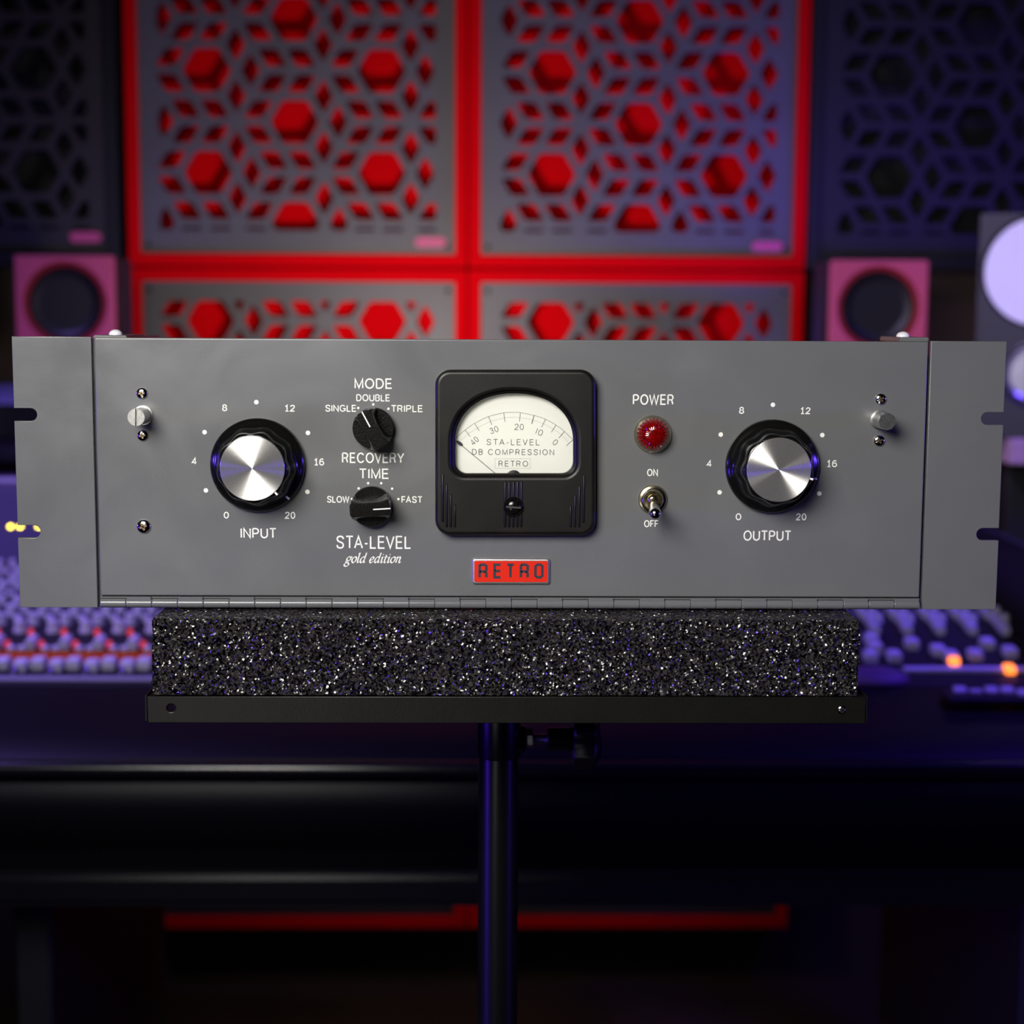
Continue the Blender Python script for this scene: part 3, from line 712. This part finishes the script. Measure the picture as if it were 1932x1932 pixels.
# tray: a folded sheet with front lip and side cheeks
box('tray', -.1740, .1711, -.0262, .215, 1.0655, 1.0672, STANDBLK, SP)
fl = mesh_obj('front_lip', flat_mesh([[(-.1740, 1.0549), (.1711, 1.0549), (.1711, 1.0679), (-.1740, 1.0679)], [(-.1627 + .0021 * math.cos(2 * PI * k / 20), 1.0622 + .0021 * math.sin(2 * PI * k / 20)) for k in range(20)]], .0004, .0004, 2), STANDBLK, SP, T(0, -.0276, 0) @ FR)
mesh_obj('hole_rim', lathe_mesh([(-.001, .0016), (.0002, .0021), (.0003, .0024), (-.0004, .0026)], 24, 30, False), STANDBLK, fl, T(-.1627, -.0284, 1.0622) @ FR)
s_ = mesh_obj('screw', lathe_mesh([(0, .0022)] + dome_prof(.0021, .0008, 5), 20), CHROME, fl, T(.1597, -.0284, 1.0617) @ FR)
bm = bmesh.new()
for q_ in range(3):
    c = bmesh.ops.create_cube(bm, size=1)
    for v_ in c['verts']: v_.co = Vector((v_.co.x * .0028, v_.co.y * .0006, v_.co.z * .0004 + .0008))
    bmesh.ops.rotate(bm, verts=c['verts'], matrix=Matrix.Rotation(q_ * PI / 3 + .3, 3, 'Z'))
mesh_obj('cross_slot', from_bm(bm), DARK, s_, T(.1597, -.0284, 1.0617) @ FR)
box('side_lip', -.1755, -.1742, -.0276, .215, 1.0552, 1.0684, STANDBLK, SP, .0004, 1)
box('side_lip', .1713, .1726, -.0276, .215, 1.0552, 1.0684, STANDBLK, SP, .0004, 1)
box('rear_lip', -.1740, .1711, .2152, .2168, 1.0549, 1.0679, STANDBLK, SP)
box('mounting_plate', -.05, .042, .045, .135, 1.0600, 1.0654, STANDBLK, SP)
PX = -.0047
mesh_obj('pole', lathe_mesh([(.05, .0112), (1.01, .0112)], 48), POLE, SP, T(PX, .09, 0))
mesh_obj('collar', lathe_mesh([(1.0065, .0119), (1.0075, .0122), (1.059, .0122), (1.060, .0119)], 48), POLE, SP, T(PX, .09, 0))
for k in range(3):
    a_ = math.radians(90 + 120 * k)
    d_ = Vector((math.cos(a_), math.sin(a_)))
    lg = mesh_obj('leg', tube_mesh([(PX + d_.x * .012, .09 + d_.y * .012, .28), (PX + d_.x * .2, .09 + d_.y * .2, .12), (PX + d_.x * .33, .09 + d_.y * .33, .012)], .009, 12), POLE, SP)
    mesh_obj('rubber_foot', lathe_mesh([(0, .013), (.02, .013), (.024, .010)], 20), CABLE, lg, T(PX + d_.x * .33, .09 + d_.y * .33, 0))
XA = Matrix.Rotation(PI / 2, 4, 'Y')
zk = 1.0160
mesh_obj('clamp_boss', lathe_mesh([(-.001, .0085), (.0045, .0075), (.0060, .0070)], 24), POLE, SP, T(.0045, .09, zk) @ XA)
mesh_obj('clamp_nut', lathe_mesh([(0, .0048), (.0004, .0054), (.0032, .0054), (.0036, .0048)], 6, 20), ZINC, SP, T(.0108, .088, zk + .001) @ XA)
mesh_obj('clamp_bolt', lathe_mesh([(0, .0026)] + [(.0005 + .0005 * i, .0026 + .0003 * (i % 2)) for i in range(20)] + [(.0102, .0026)], 16), ZINC, SP, T(.0130, .09, zk) @ XA)
mesh_obj('clamp_shaft', lathe_mesh([(0, .0058), (.0006, .0064), (.0138, .0064), (.0145, .0060)], 28), STANDBLK, SP, T(.0222, .09, zk) @ XA)
mesh_obj('clamp_knob', lathe_mesh([(0, .0150, .0014), (.0010, .0158, .0016), (.0112, .0158, .0016), (.0122, .0150, .0014), (.0150, .0110, 0), (.0160, .0070, 0)], 60, 35, True, lambda a_: math.cos(6 * a_)), STANDBLK, SP, T(.0365, .09, zk) @ XA)

# ================================================================== ACOUSTIC PANELS
PW = .587
def clip_poly(P, x0, x1, y0, y1):
    for ax, lim, keep in ((0, x0, 1), (0, x1, -1), (1, y0, 1), (1, y1, -1)):
        out = []
        for i in range(len(P)):
            a_, b_ = P[i - 1], P[i]
            ia, ib = (a_[ax] - lim) * keep >= 0, (b_[ax] - lim) * keep >= 0
            if ia != ib:
                t = (lim - a_[ax]) / (b_[ax] - a_[ax]); out.append((a_[0] + (b_[0] - a_[0]) * t, a_[1] + (b_[1] - a_[1]) * t))
            if ib: out.append(b_)
        P = out
        if not P: return []
    return P
def soften(P, f=.14):
    out = []
    for i in range(len(P)):
        p, a_, b_ = P[i], P[i - 1], P[(i + 1) % len(P)]
        da = math.dist(p, a_); db = math.dist(p, b_)
        c = min(.0045, .3 * da, .3 * db)
        out.append((p[0] + (a_[0] - p[0]) * c / da, p[1] + (a_[1] - p[1]) * c / da)); out.append((p[0] + (b_[0] - p[0]) * c / db, p[1] + (b_[1] - p[1]) * c / db))
    return out
def pattern(hx, hy, x0, x1, y0, y1):
    "hexagons on a triangular lattice, with six-rhomb stars and three-rhomb joints between"
    a_ = .1725; e = a_ / (2 * math.sqrt(3)); dx = a_ * math.sqrt(3) / 2
    holes = []
    def rhomb(cx, cy, ang, inset=.0066):
        Lh = e * math.sqrt(3) / 2 - inset * 2; Sh = e / 2 - inset * 2 / math.sqrt(3)
        c, s = math.cos(ang), math.sin(ang)
        return [(cx + c * u - s * v, cy + s * u + c * v) for u, v in ((Lh, 0), (0, Sh), (-Lh, 0), (0, -Sh))]
    for i in range(-4, 5):
        for j in range(-5, 6):
            cx = hx + i * dx; cy = hy + j * a_ + (a_ / 2 if i % 2 else 0)
            R_ = e - .0062 * 2 / math.sqrt(3)
            holes.append([(cx + R_ * math.cos(PI / 3 * k), cy + R_ * math.sin(PI / 3 * k)) for k in range(6)])
            sx, sy = cx + a_ / math.sqrt(3), cy          # lattice point to the right: joint of three; to the left: star centre
            for k in range(3):                            # three rhombs meeting at an obtuse joint
                th = PI + 2 * PI / 3 * k
                jx, jy = cx + a_ / math.sqrt(3), cy
                holes.append(rhomb(jx + math.cos(th) * e / 2, jy + math.sin(th) * e / 2, th + PI / 2))
            jx, jy = cx - a_ / math.sqrt(3), cy
            for k in range(6):
                th = PI / 6 + PI / 3 * k; D_ = e * math.sqrt(3) / 2
                holes.append(rhomb(jx + math.cos(th) * D_, jy + math.sin(th) * D_, th))
    seen = set(); out = []
    for h in holes:
        c = (round(sum(p[0] for p in h) / len(h), 4), round(sum(p[1] for p in h) / len(h), 4))
        if c in seen: continue
        seen.add(c)
        q = clip_poly(h, x0, x1, y0, y1)
        if len(q) < 3: continue
        ar = abs(sum(u[0] * v[1] - v[0] * u[1] for u, v in zip(q, q[1:] + q[:1]))) / 2
        if ar < 1.2e-4: continue
        out.append(soften(q))
    return out
YW = 2.07
def panel(name, xc, z0, label, red, hx, hy, cl, group, badge_xy=None, mirror=False, z1=None):
    z1 = z1 or z0 + PW; x0, x1 = xc - PW / 2 + .001, xc + PW / 2 - .001
    p = thing(name, label, 'acoustic panel', (xc, YW + .04, z0), group)
    fm = REDPAINT if red else BLKFRAME; t = .021
    for nm, b in (('frame_stile', (x0, x0 + t, z0 + .0013, z1 - .0013)), ('frame_stile', (x1 - t, x1, z0 + .0013, z1 - .0013)), ('frame_rail', (x0 + t, x1 - t, z0 + .0013, z0 + t + .002)), ('frame_rail', (x0 + t, x1 - t, z1 - t - .002, z1 - .0013))):
        box(nm, b[0], b[1], YW, YW + .085, b[2], b[3], fm, p, .0015, 2)
    X0, X1, Z0, Z1 = x0 + t + .0002, x1 - t - .0002, z0 + t + .0022, z1 - t - .0022
    holes = pattern(hx, hy, *cl)
    me = flat_mesh([[(X0, Z0), (X1, Z0), (X1, Z1), (X0, Z1)]] + holes, .0035)
    pl = mesh_obj('perforated_plate', me, (PLATE if z0 > .5 else SHADEPLATE) if red else (SHADEPLATE if xc < 0 else DEEPSHADEPLATE), p, T(0, YW + .0105, 0) @ FR)
    box('backing', X0, X1, YW + .057, YW + .075, Z0, Z1, REDFELT if red else BLKFRAME, p)
    for qx in (X0 + .012, X1 - .012):
        for qz in (Z0 + .014, Z1 - .014):
            mesh_obj('screw', lathe_mesh([(0, .0045)] + dome_prof(.0045, .002, 4), 14), DARK, pl, T(qx, YW + .0069, qz) @ FR)
    if badge_xy:
        bx_, bz_ = badge_xy
        mesh_obj('pill_badge', flat_mesh([rrect(bx_ - .027, bx_ + .027, bz_ - .0085, bz_ + .0085, .0083, 6)], .001), PINK, pl, T(0, YW + .0059, 0) @ FR)
    return p
gr = 'red framed acoustic panels on the back wall'
xl, xr = -.3375, .2505
for nm, xc, who in (('acoustic_panel', xl, 'left'), ('acoustic_panel', xr, 'right')):
    hx = xc - (.004 if xc < 0 else 0)
    panel(nm, xc, 1.3300, f'red framed grey acoustic panel with hexagon cut-outs, upper {who} of the red block', True, hx, 1.5775, (xc - .2385, xc + .2395, 1.393, 1.855), gr, (at(812 if xc < 0 else 1449, 457 if xc < 0 else 461, YW).x, at(812, 457 if xc < 0 else 461, YW).z))
    panel(nm, xc, .7415, f'red framed acoustic panel rising just above the rack unit, {who} one of two', True, hx, 1.2375 - .08625, (xc - .2385, xc + .2395, .803, 1.272), gr)
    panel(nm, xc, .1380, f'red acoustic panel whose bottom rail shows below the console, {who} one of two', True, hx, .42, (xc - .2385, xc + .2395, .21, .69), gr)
gd = 'black framed acoustic panels flanking the red ones'
panel('acoustic_panel', -.9370, 1.3300, 'black framed shade-darkened grey acoustic panel with hexagon cut-outs, left of the red panels', False, -.9365, 1.5775, (-1.177, -.697, 1.393, 1.855), gd, (at(160, 447, YW).x, at(160, 447, YW).z))
panel('acoustic_panel', .8390, 1.3300, 'black framed blue-lit acoustic panel with hexagon cut-outs, right of the red panels', False, .8375, 1.5775, (.600, 1.078, 1.393, 1.855), gd)

# ================================================================== MIXING CONSOLE
XL, XR = -1.05, .60
CN = thing('mixing_console', 'large dark mixing console covered with rows of pale knobs behind the stand', 'mixing console', (-.2, 1.05, 0))
def deckz(y): return .882 + .10 * (y - .80)
def prism(name, prof, x0, x1, m, parent, smooth=30):
    bm = bmesh.new()
    A = [bm.verts.new((x0, y, z)) for y, z in prof]; B = [bm.verts.new((x1, y, z)) for y, z in prof]
    n = len(prof)
    for k in range(n): bm.faces.new((A[k], A[(k + 1) % n], B[(k + 1) % n], B[k]))
    bm.faces.new(A); bm.faces.new(B)
    return mesh_obj(name, from_bm(bm, name, smooth), m, parent)
prism('deck', [(.80, deckz(.80)), (1.45, deckz(1.45)), (1.45, .80), (.80, .80)], XL, XR, CONSOLE, CN)
arm = [(.800, .881)] + [(.800 - .150 * t, .881 - .016 * t - .004 * t * t) for t in (.2, .4, .6, .8)] + [(.645, .8585), (.636, .853), (.634, .846), (.66, .80), (.80, .80)]
prism('armrest', arm, XL, XR, LEATHER, CN, 40)
mesh_obj('front_rail', tube_mesh([(XL, .6225, .8480), (XR, .6225, .8480)], .0068, 20), RAILM, CN)
apr = [(.66, .838)] + [(.645 + .035 * (1 - math.cos(PI / 2 * i / 8)) - .012 * math.sin(PI * i / 8), .832 - .078 * (i / 8)) for i in range(9)] + [(.74, .754), (.74, .838)]
prism('apron', apr, XL, XR, APRM, CN, 40)
box('lower_ledge', XL, XR, .620, .74, .7195, .7535, RAILM, CN, .008, 6)
prism('meter_bridge', [(1.30, .9322), (1.448, 1.006), (1.456, 1.0165), (1.58, 1.0165), (1.58, .80), (1.4502, .80), (1.4502, .9473)], XL, XR, mat('bridge_face', (.045, .035, .075), .6), CN)
box('bridge_edge', XL, XR, 1.455, 1.475, 1.0166, 1.0215, KCAP, CN, .001, 1)
box('side_panel', XR, XR + .02, .64, 1.58, .72, .99, CONSOLE, CN, .004, 2)
box('side_panel', XL - .02, XL, .64, 1.58, .72, .99, CONSOLE, CN, .004, 2)
box('underside', XL, XR, .74, 1.58, .76, .7995, CONSOLE, CN)
for x in (-.98, -.463, .55): box('leg', x - .018, x + .018, .78, 1.35, 0, .7595, BLKFRAME, CN, .003, 1)
# channel controls
DT = Matrix.Rotation(math.atan(.10), 4, 'X')
kn = lathe_mesh([(0, .0068), (.002, .0068), (.0026, .0058), (.011, .0052), (.0125, .0045)], 18)
bt = bmesh.new(); box_into(bt, -.0045, .0045, -.006, .006, 0, .007, .0008, 1); bt = from_bm(bt)
fd = bmesh.new(); box_into(fd, -.0050, .0050, -.0125, .0125, 0, .012, .002, 2); fd = from_bm(fd)
def variants(me, ms):
    out = []
    for m in ms:
        c = me.copy(); c.materials.clear(); c.materials.append(m); out.append(c)
    return out
kn_p, kn_d = variants(kn, (KCAP, CONSOLE)); led = lathe_mesh([(0, .0030), (.005, .0030), (.0072, .0018)], 12); led.materials.append(LEDR)
ball = lathe_mesh([(0, .002), (.006, .002), (.0075, .0034), (.0095, .0036), (.0115, .0024)], 14); ball.materials.append(CHROME); bt_p, bt_o = variants(bt, (KCAP, LEDO)); fd_p, = variants(fd, (KCAP,))
far = {}; cnt = {'channel_light': 0, 'trim_pin': 0, 'knob': 0, 'button': 0, 'fader_cap': 0}
def put(kind, me, x, y, s=1.0, near=True):
    M_ = T(x, y, deckz(y)) @ DT @ Matrix.Scale(s, 4)
    if near and cnt[kind] < 295:
        cnt[kind] += 1; mesh_obj(kind, me, None, CN, M_)
    else: far.setdefault((kind, me.name), [me, []])[1].append(M_)
pitch = .0361
nch = int((XR - XL) / pitch)
for c in range(nch):
    x = -.4859 + .0100 + pitch * (c - 15)
    if x < XL + .01 or x > XR - .012: continue
    left = x < .30
    near = (-.60 < x < -.30) or (.33 < x < .60)
    if left:
        put('trim_pin', ball, x - .012, .829, .9, near)
        put('button', bt_p, x - .010, .850, 1.5, near); put('button', bt_p, x + .006, .857, 1.5, near)
        put('fader_cap', fd_p, x - .019, .925, 1.0, near); put('channel_light', led, x - .0095, .927, 1.0, near)
        put('button', bt_p, x - .002, .913, .8, near); put('button', bt_p, x + .009, .913, .8, near)
        put('channel_light', led, x + .003, .972, 1.0, near); put('knob', kn_p, x - .012, .985, 1.1, near)
        y0 = 1.015
    else:
        y0 = .985
    y = y0; i = 0
    while y < 1.27:
        put('knob' if left else 'fader_cap', kn_p if left else fd_p, x - .006 + (.002 if i % 2 else 0), y, 1.0 if left else .95, near and (y < 1.25 if left else y < 1.2))
        if left or i % 3: put('knob' if i % 3 else 'button', kn_p if i % 3 else bt_p, x + .009, y + .012, .8, near and y < 1.15)
        y += .034 if left else .031; i += 1
for x, y in ((.362, .945), (.385, .945), (.408, .945), (.405, .915), (.393, .885), (.418, .885), (.448, .93), (.470, .905), (.478, .885), (.505, .89), (.53, .93), (.545, .90)): put('button', bt_p, x, y, 1.5)
for px, py in ((1800, 1243), (1908, 1260)):
    d = at(px, py, .9); y = .9
    for _ in range(6):
        d = at(px, py, y); y += (d.z - (deckz(y) + .006)) * 5
    b_ = mesh_obj('lit_button', bt_o, None, CN, T(d.x, y, deckz(y)) @ DT @ Matrix.Scale(1.15, 4))
for (kind, _), (me, Ms) in far.items():
    bm = bmesh.new()
    for M_ in Ms:
        n0 = len(bm.verts); bm.from_mesh(me); bm.verts.ensure_lookup_table()
        bmesh.ops.transform(bm, matrix=M_, verts=bm.verts[n0:])
    m_ = me.materials[0]; e = bpy.data.meshes.new('far'); bm.to_mesh(e); bm.free()
    tag(mesh_obj(kind, e, m_, CN), kind='stuff')
prism('orange_strip', [(.868, deckz(.868) + .0005), (.890, deckz(.890) + .0005), (.890, deckz(.890) + .007), (.868, deckz(.868) + .005)], XL + .01, .25, ORANGE, CN)
box('lip_strip', .42, XR, .845, .858, .8865, .891, KCAP, CN, .001, 1)
box('lip_strip', XL + .01, .25, .812, .826, .8835, .8865, mat('lip_grey', (.25, .23, .3), .5), CN, .001, 1)
# hand rest on the right part of the deck
bm = bmesh.new()
bmesh.ops.create_uvsphere(bm, u_segments=28, v_segments=12, radius=1)
for v in bm.verts: v.co = Vector((v.co.x * .035, v.co.y * .030, max(v.co.z, 0) * .012))
mesh_obj('hand_rest', from_bm(bm, 'hr', 40), mat('purple_pad', (.10, .05, .12), .6), CN, T(.385, .83, deckz(.83) - .001))
for px in (20, 38, 73):
    y = 1.36
    for _ in range(12):
        p = at(px, 993, y); y += (p.z - (.9322 + (y - 1.30) * .4986 + .001)) * 1.5
    mesh_obj('meter_light', lathe_mesh([(0, .0026)] + dome_prof(.0026, .0015, 4), 12), LEDY, CN, T(p.x, y, .9322 + (y - 1.30) * .4986 + .0003) @ Matrix.Rotation(.46, 4, 'X'))
for k in range(16):      # yet more lights along the bridge, hidden from here by the rack unit
    mesh_obj('meter_light', bpy.data.objects['meter_light'].data, None, CN, T(-.58 + k * .05, y, .9322 + (y - 1.30) * .4986 + .0003) @ Matrix.Rotation(.46, 4, 'X'))
# small keypad lying on the armrest
KP = thing('keypad', 'small dark keypad with purple-lit keys on the console armrest at the right edge', 'keypad', (.51, .76, .874))
box('body', .436, .59, .735, .775, .8805, .8865, CONSOLE, KP, .002, 1)
for i in range(3):
    for j in range(9):
        x = .442 + .0155 * j + .003 * i
        if (i < 1 and j < 4) or (i > 1 and j % 3 == 1): continue
        box('key', x, x + .012, .740 + .0115 * i, .749 + .0115 * i, .8866, .890, KCAP, KP, .001, 1)

# ================================================================== SHELF, SPEAKERS, LIGHT BARS
for x0, x1, who in ((-1.05, -.40, 'left'), (.20, .97, 'right')):
    SH = thing('rear_shelf', f'dark shelf behind the console carrying the {who} pink speaker', 'shelf', ((x0 + x1) / 2, 1.8, 0), 'shelves behind the console')
    box('shelf_board', x0, x1, 1.62, 1.98, 1.030, 1.050, CONSOLE, SH, .002, 1)
    for x in (x0 + .10, min(x1, .6) - .06): box('bracket', x - .015, x + .015, 1.5805, 1.95, .995, 1.0295, BLKFRAME, SH)
def small_speaker(xc, label, lab2):
    ztop = 1.337; hw = .0755; y0 = 1.75
    s = thing('monitor_speaker', label, 'speaker', (xc, y0 + .07, ztop - .151), 'small pink cube speakers')
    cab = mesh_obj('cabinet', flat_mesh([rrect(xc - hw, xc + hw, ztop - .151, ztop, .004, 3), [(xc + .0645 * math.cos(2 * PI * k / 48), ztop - .0735 + .0645 * math.sin(2 * PI * k / 48)) for k in range(48)]], .0055, .0015), PINK, s, T(0, y0 + .007, 0) @ FR)
    box('cabinet_shell', xc - hw + .001, xc + hw - .001, y0 + .0145, y0 + .14, ztop - .150, ztop - .001, BLKFRAME, s, .003, 2)
    Mc = T(xc, y0 + .012, ztop - .0735) @ FR
    mesh_obj('surround', lathe_mesh([(.0, .0643), (.0105, .0643), (.0115, .0630), (.0105, .0575), (.005, .0560)], 48, 40, False), mat('dark_red_surround', (.30, .008, .02), .6), s, Mc)
    mesh_obj('cone', lathe_mesh([(.004, .0562), (.009, .052), (.008, .0475), (-.004, .030), (-.009, .018), (-.010, .0165)], 48, 60), CONE, s, Mc)
    mesh_obj('dust_cap', lathe_mesh([(-.010, .017)] + [(-.010 + h, r) for h, r in dome_prof(.017, .008, 6)][1:], 32, 60), CONE, s, Mc)
    st_ = thing('speaker_stand', lab2, 'stand', (xc, y0 + .07, 1.0502), 'short posts under the small speakers')
    box('top_plate', xc - .05, xc + .05, y0 + .02, y0 + .12, 1.1785, 1.1855, BLKFRAME, st_)
    mesh_obj('post', lathe_mesh([(1.058, .018), (1.1784, .018)], 24), BLKFRAME, st_, T(xc, y0 + .07, 0))
    box('base', xc - .06, xc + .06, y0 + .01, y0 + .13, 1.0503, 1.0579, BLKFRAME, st_)
small_speaker(-.660, 'small pink cube speaker with one dark driver, left of the red panels', 'short black post under the left pink speaker, behind the rack unit')
small_speaker(.598, 'small pink cube speaker with one dark driver, right of the red panels', 'short black post under the right pink speaker, behind the rack unit')

BS = thing('large_monitor_speaker', 'tall dark studio speaker with a large white cone at the right edge of the view', 'speaker', (.775, 1.60, 1.0792))
bx0, bx1, bz0, bz1, by0 = .680, .858, 1.0792, 1.395, 1.50
DG = mat('speaker_charcoal', (.020, .018, .026), .5)
wc = [(.764 + .0795 * math.cos(2 * PI * k / 48), 1.3145 + .0795 * math.sin(2 * PI * k / 48)) for k in range(48)]
tc_ = [(.762 + .048 * math.cos(2 * PI * k / 48), 1.170 + .048 * math.sin(2 * PI * k / 48)) for k in range(48)]
mesh_obj('front_baffle', flat_mesh([[(bx0, bz0), (bx1, bz0), (bx1, bz1), (bx0, bz1)], wc, tc_], .0085, .0015), DG, BS, T(0, by0 + .01, 0) @ FR)
box('cabinet_shell', bx0 + .001, bx1, by0 + .0205, by0 + .22, bz0, bz1, BLKFRAME, BS, .003, 2)
Mw = T(.764, by0 + .012, 1.3145) @ FR
mesh_obj('woofer_surround', lathe_mesh([(0, .0792), (.010, .0785), (.012, .0765), (.008, .0750), (.004, .0748)], 48, 40, False), CONE, BS, Mw)
mesh_obj('white_cone', lathe_mesh([(.010, .0762), (.011, .0735), (-.002, .045), (-.004, .026), (.004, .018), (.006, .001)], 64, 60), WHITECONE, BS, Mw)
Mt = T(.762, by0 + .012, 1.170) @ FR
mesh_obj('tweeter_ring', lathe_mesh([(0, .0478), (.011, .0478), (.012, .045), (.006, .040)], 48, 40, False), CONE, BS, Mt)
mesh_obj('tweeter_cone', lathe_mesh([(.006, .0402), (.008, .037), (-.004, .018), (-.006, .014)], 48, 60), mat('silver_cone', (.45, .43, .52), .25, metal=.7), BS, Mt)
mesh_obj('dust_cap', lathe_mesh([(-.006, .0145)] + [(-.006 + h, r) for h, r in dome_prof(.0145, .008, 6)][1:], 32, 60), CONE, BS, Mt)
pv = T(.769, 1.50, 0)
BS.matrix_basis = pv @ Matrix.Rotation(math.radians(-18.5), 4, 'Z') @ pv.inverted() @ BS.matrix_basis
BT = thing('speaker_floor_stand', 'tall floor stand with a pinkish head block under the white-coned speaker', 'stand', (.78, 1.6, 0))
box('head_block', .731, .83, 1.50, 1.66, 1.0425, 1.0790, mat('mauve_block', (.40, .25, .33), .6), BT, .002, 1)
box('column', .745, .815, 1.55, 1.65, .02, 1.0424, BLKFRAME, BT, .002, 1)
box('base', .66, .90, 1.45, 1.75, 0, .0199, BLKFRAME, BT, .002, 1)

def light_bar(x0, x1, y, zl, zr, col, power, label):
    b = thing('light_bar', label, 'lamp', ((x0 + x1) / 2, y, zl), 'blue light bars washing the wall panels')
    box('tray', x0, x1, y - .03, y + .03, zl, zl + .006, BLKFRAME, b)
    box('front_shield', x0, x1, y - .034, y - .0302, zl, zl + .05, BLKFRAME, b)
    box('rear_shield', x0, x1, y + .0302, y + .034, zl, zr, BLKFRAME, b)
    e = mat('blue_emitter', (.1, .05, 1), .5, emit=(.12, .05, 1.0), es=2)
    box('lens', x0 + .005, x1 - .005, y - .02, y + .02, zl + .0061, zl + .010, e, b)
    area('bar_light', ((x0 + x1) / 2, y, zl + .013), ((x0 + x1) / 2, y + .15, zl + .4), x1 - x0 - .02, .03, power, col)
light_bar(.24, .545, 1.93, 1.0503, 1.126, (.13, .06, 1.0), 2.6, 'short blue light bar on the rear shelf beside the right pink speaker')
light_bar(.57, .94, 1.93, 1.0503, 1.145, (.12, .05, 1.0), 13, 'long blue light bar on the rear shelf behind the white-coned speaker')
light_bar(-.98, -.42, 1.93, 1.0503, 1.130, (.20, .14, 1.0), 2.2, 'blue light bar on the rear shelf behind the left pink speaker')

# ================================================================== THINGS ON THE FLOOR
def cable(pts, label, m=CABLE, r=.005):
    o = mesh_obj('cable', tube_mesh(catmull3(pts), r, 8), m); tag(o, label, 'cable', 'cables on the floor'); return o
def catmull3(P):
    xy = catmull([(p[0], p[1]) for p in P], 8); zz = catmull([(p[2], 0) for p in P], 8)
    return [(a_[0], a_[1], b_[0]) for a_, b_ in zip(xy, zz)]
cable([(-.62, 1.95, .006), (-.5, 1.75, .006), (-.35, 1.82, .006), (-.2, 1.70, .006), (-.1, 1.85, .006)], 'black cable curling over the floor left of the pole')
cable([(.05, 1.9, .006), (.2, 1.74, .006), (.38, 1.72, .006), (.5, 1.9, .006)], 'black cable curling over the floor right of the pole')
pl = mesh_obj('cable_plug', lathe_mesh([(0, .008), (.035, .010), (.05, .007), (.06, .004)], 18), mat('orange_rubber', (.8, .25, .02), .4), None, T(-.245, 1.86, .012) @ Matrix.Rotation(1.2, 4, 'Y'))
tag(pl, 'small orange cable plug lying on the floor near the bottom edge', 'plug')
MS = thing('microphone_stand', 'small chrome-capped floor stand half in view at the lower right corner', 'stand', (.62, 1.55, 0))
mesh_obj('base', lathe_mesh([(0, .09), (.012, .088), (.02, .03)], 40), BLKFRAME, MS, T(.62, 1.55, 0))
mesh_obj('tube', lathe_mesh([(.02, .011), (.30, .011)], 24), CHROME, MS, T(.62, 1.55, 0))
mesh_obj('cap', lathe_mesh([(.30, .014), (.33, .014), (.336, .010)], 24), CHROME, MS, T(.62, 1.55, 0))
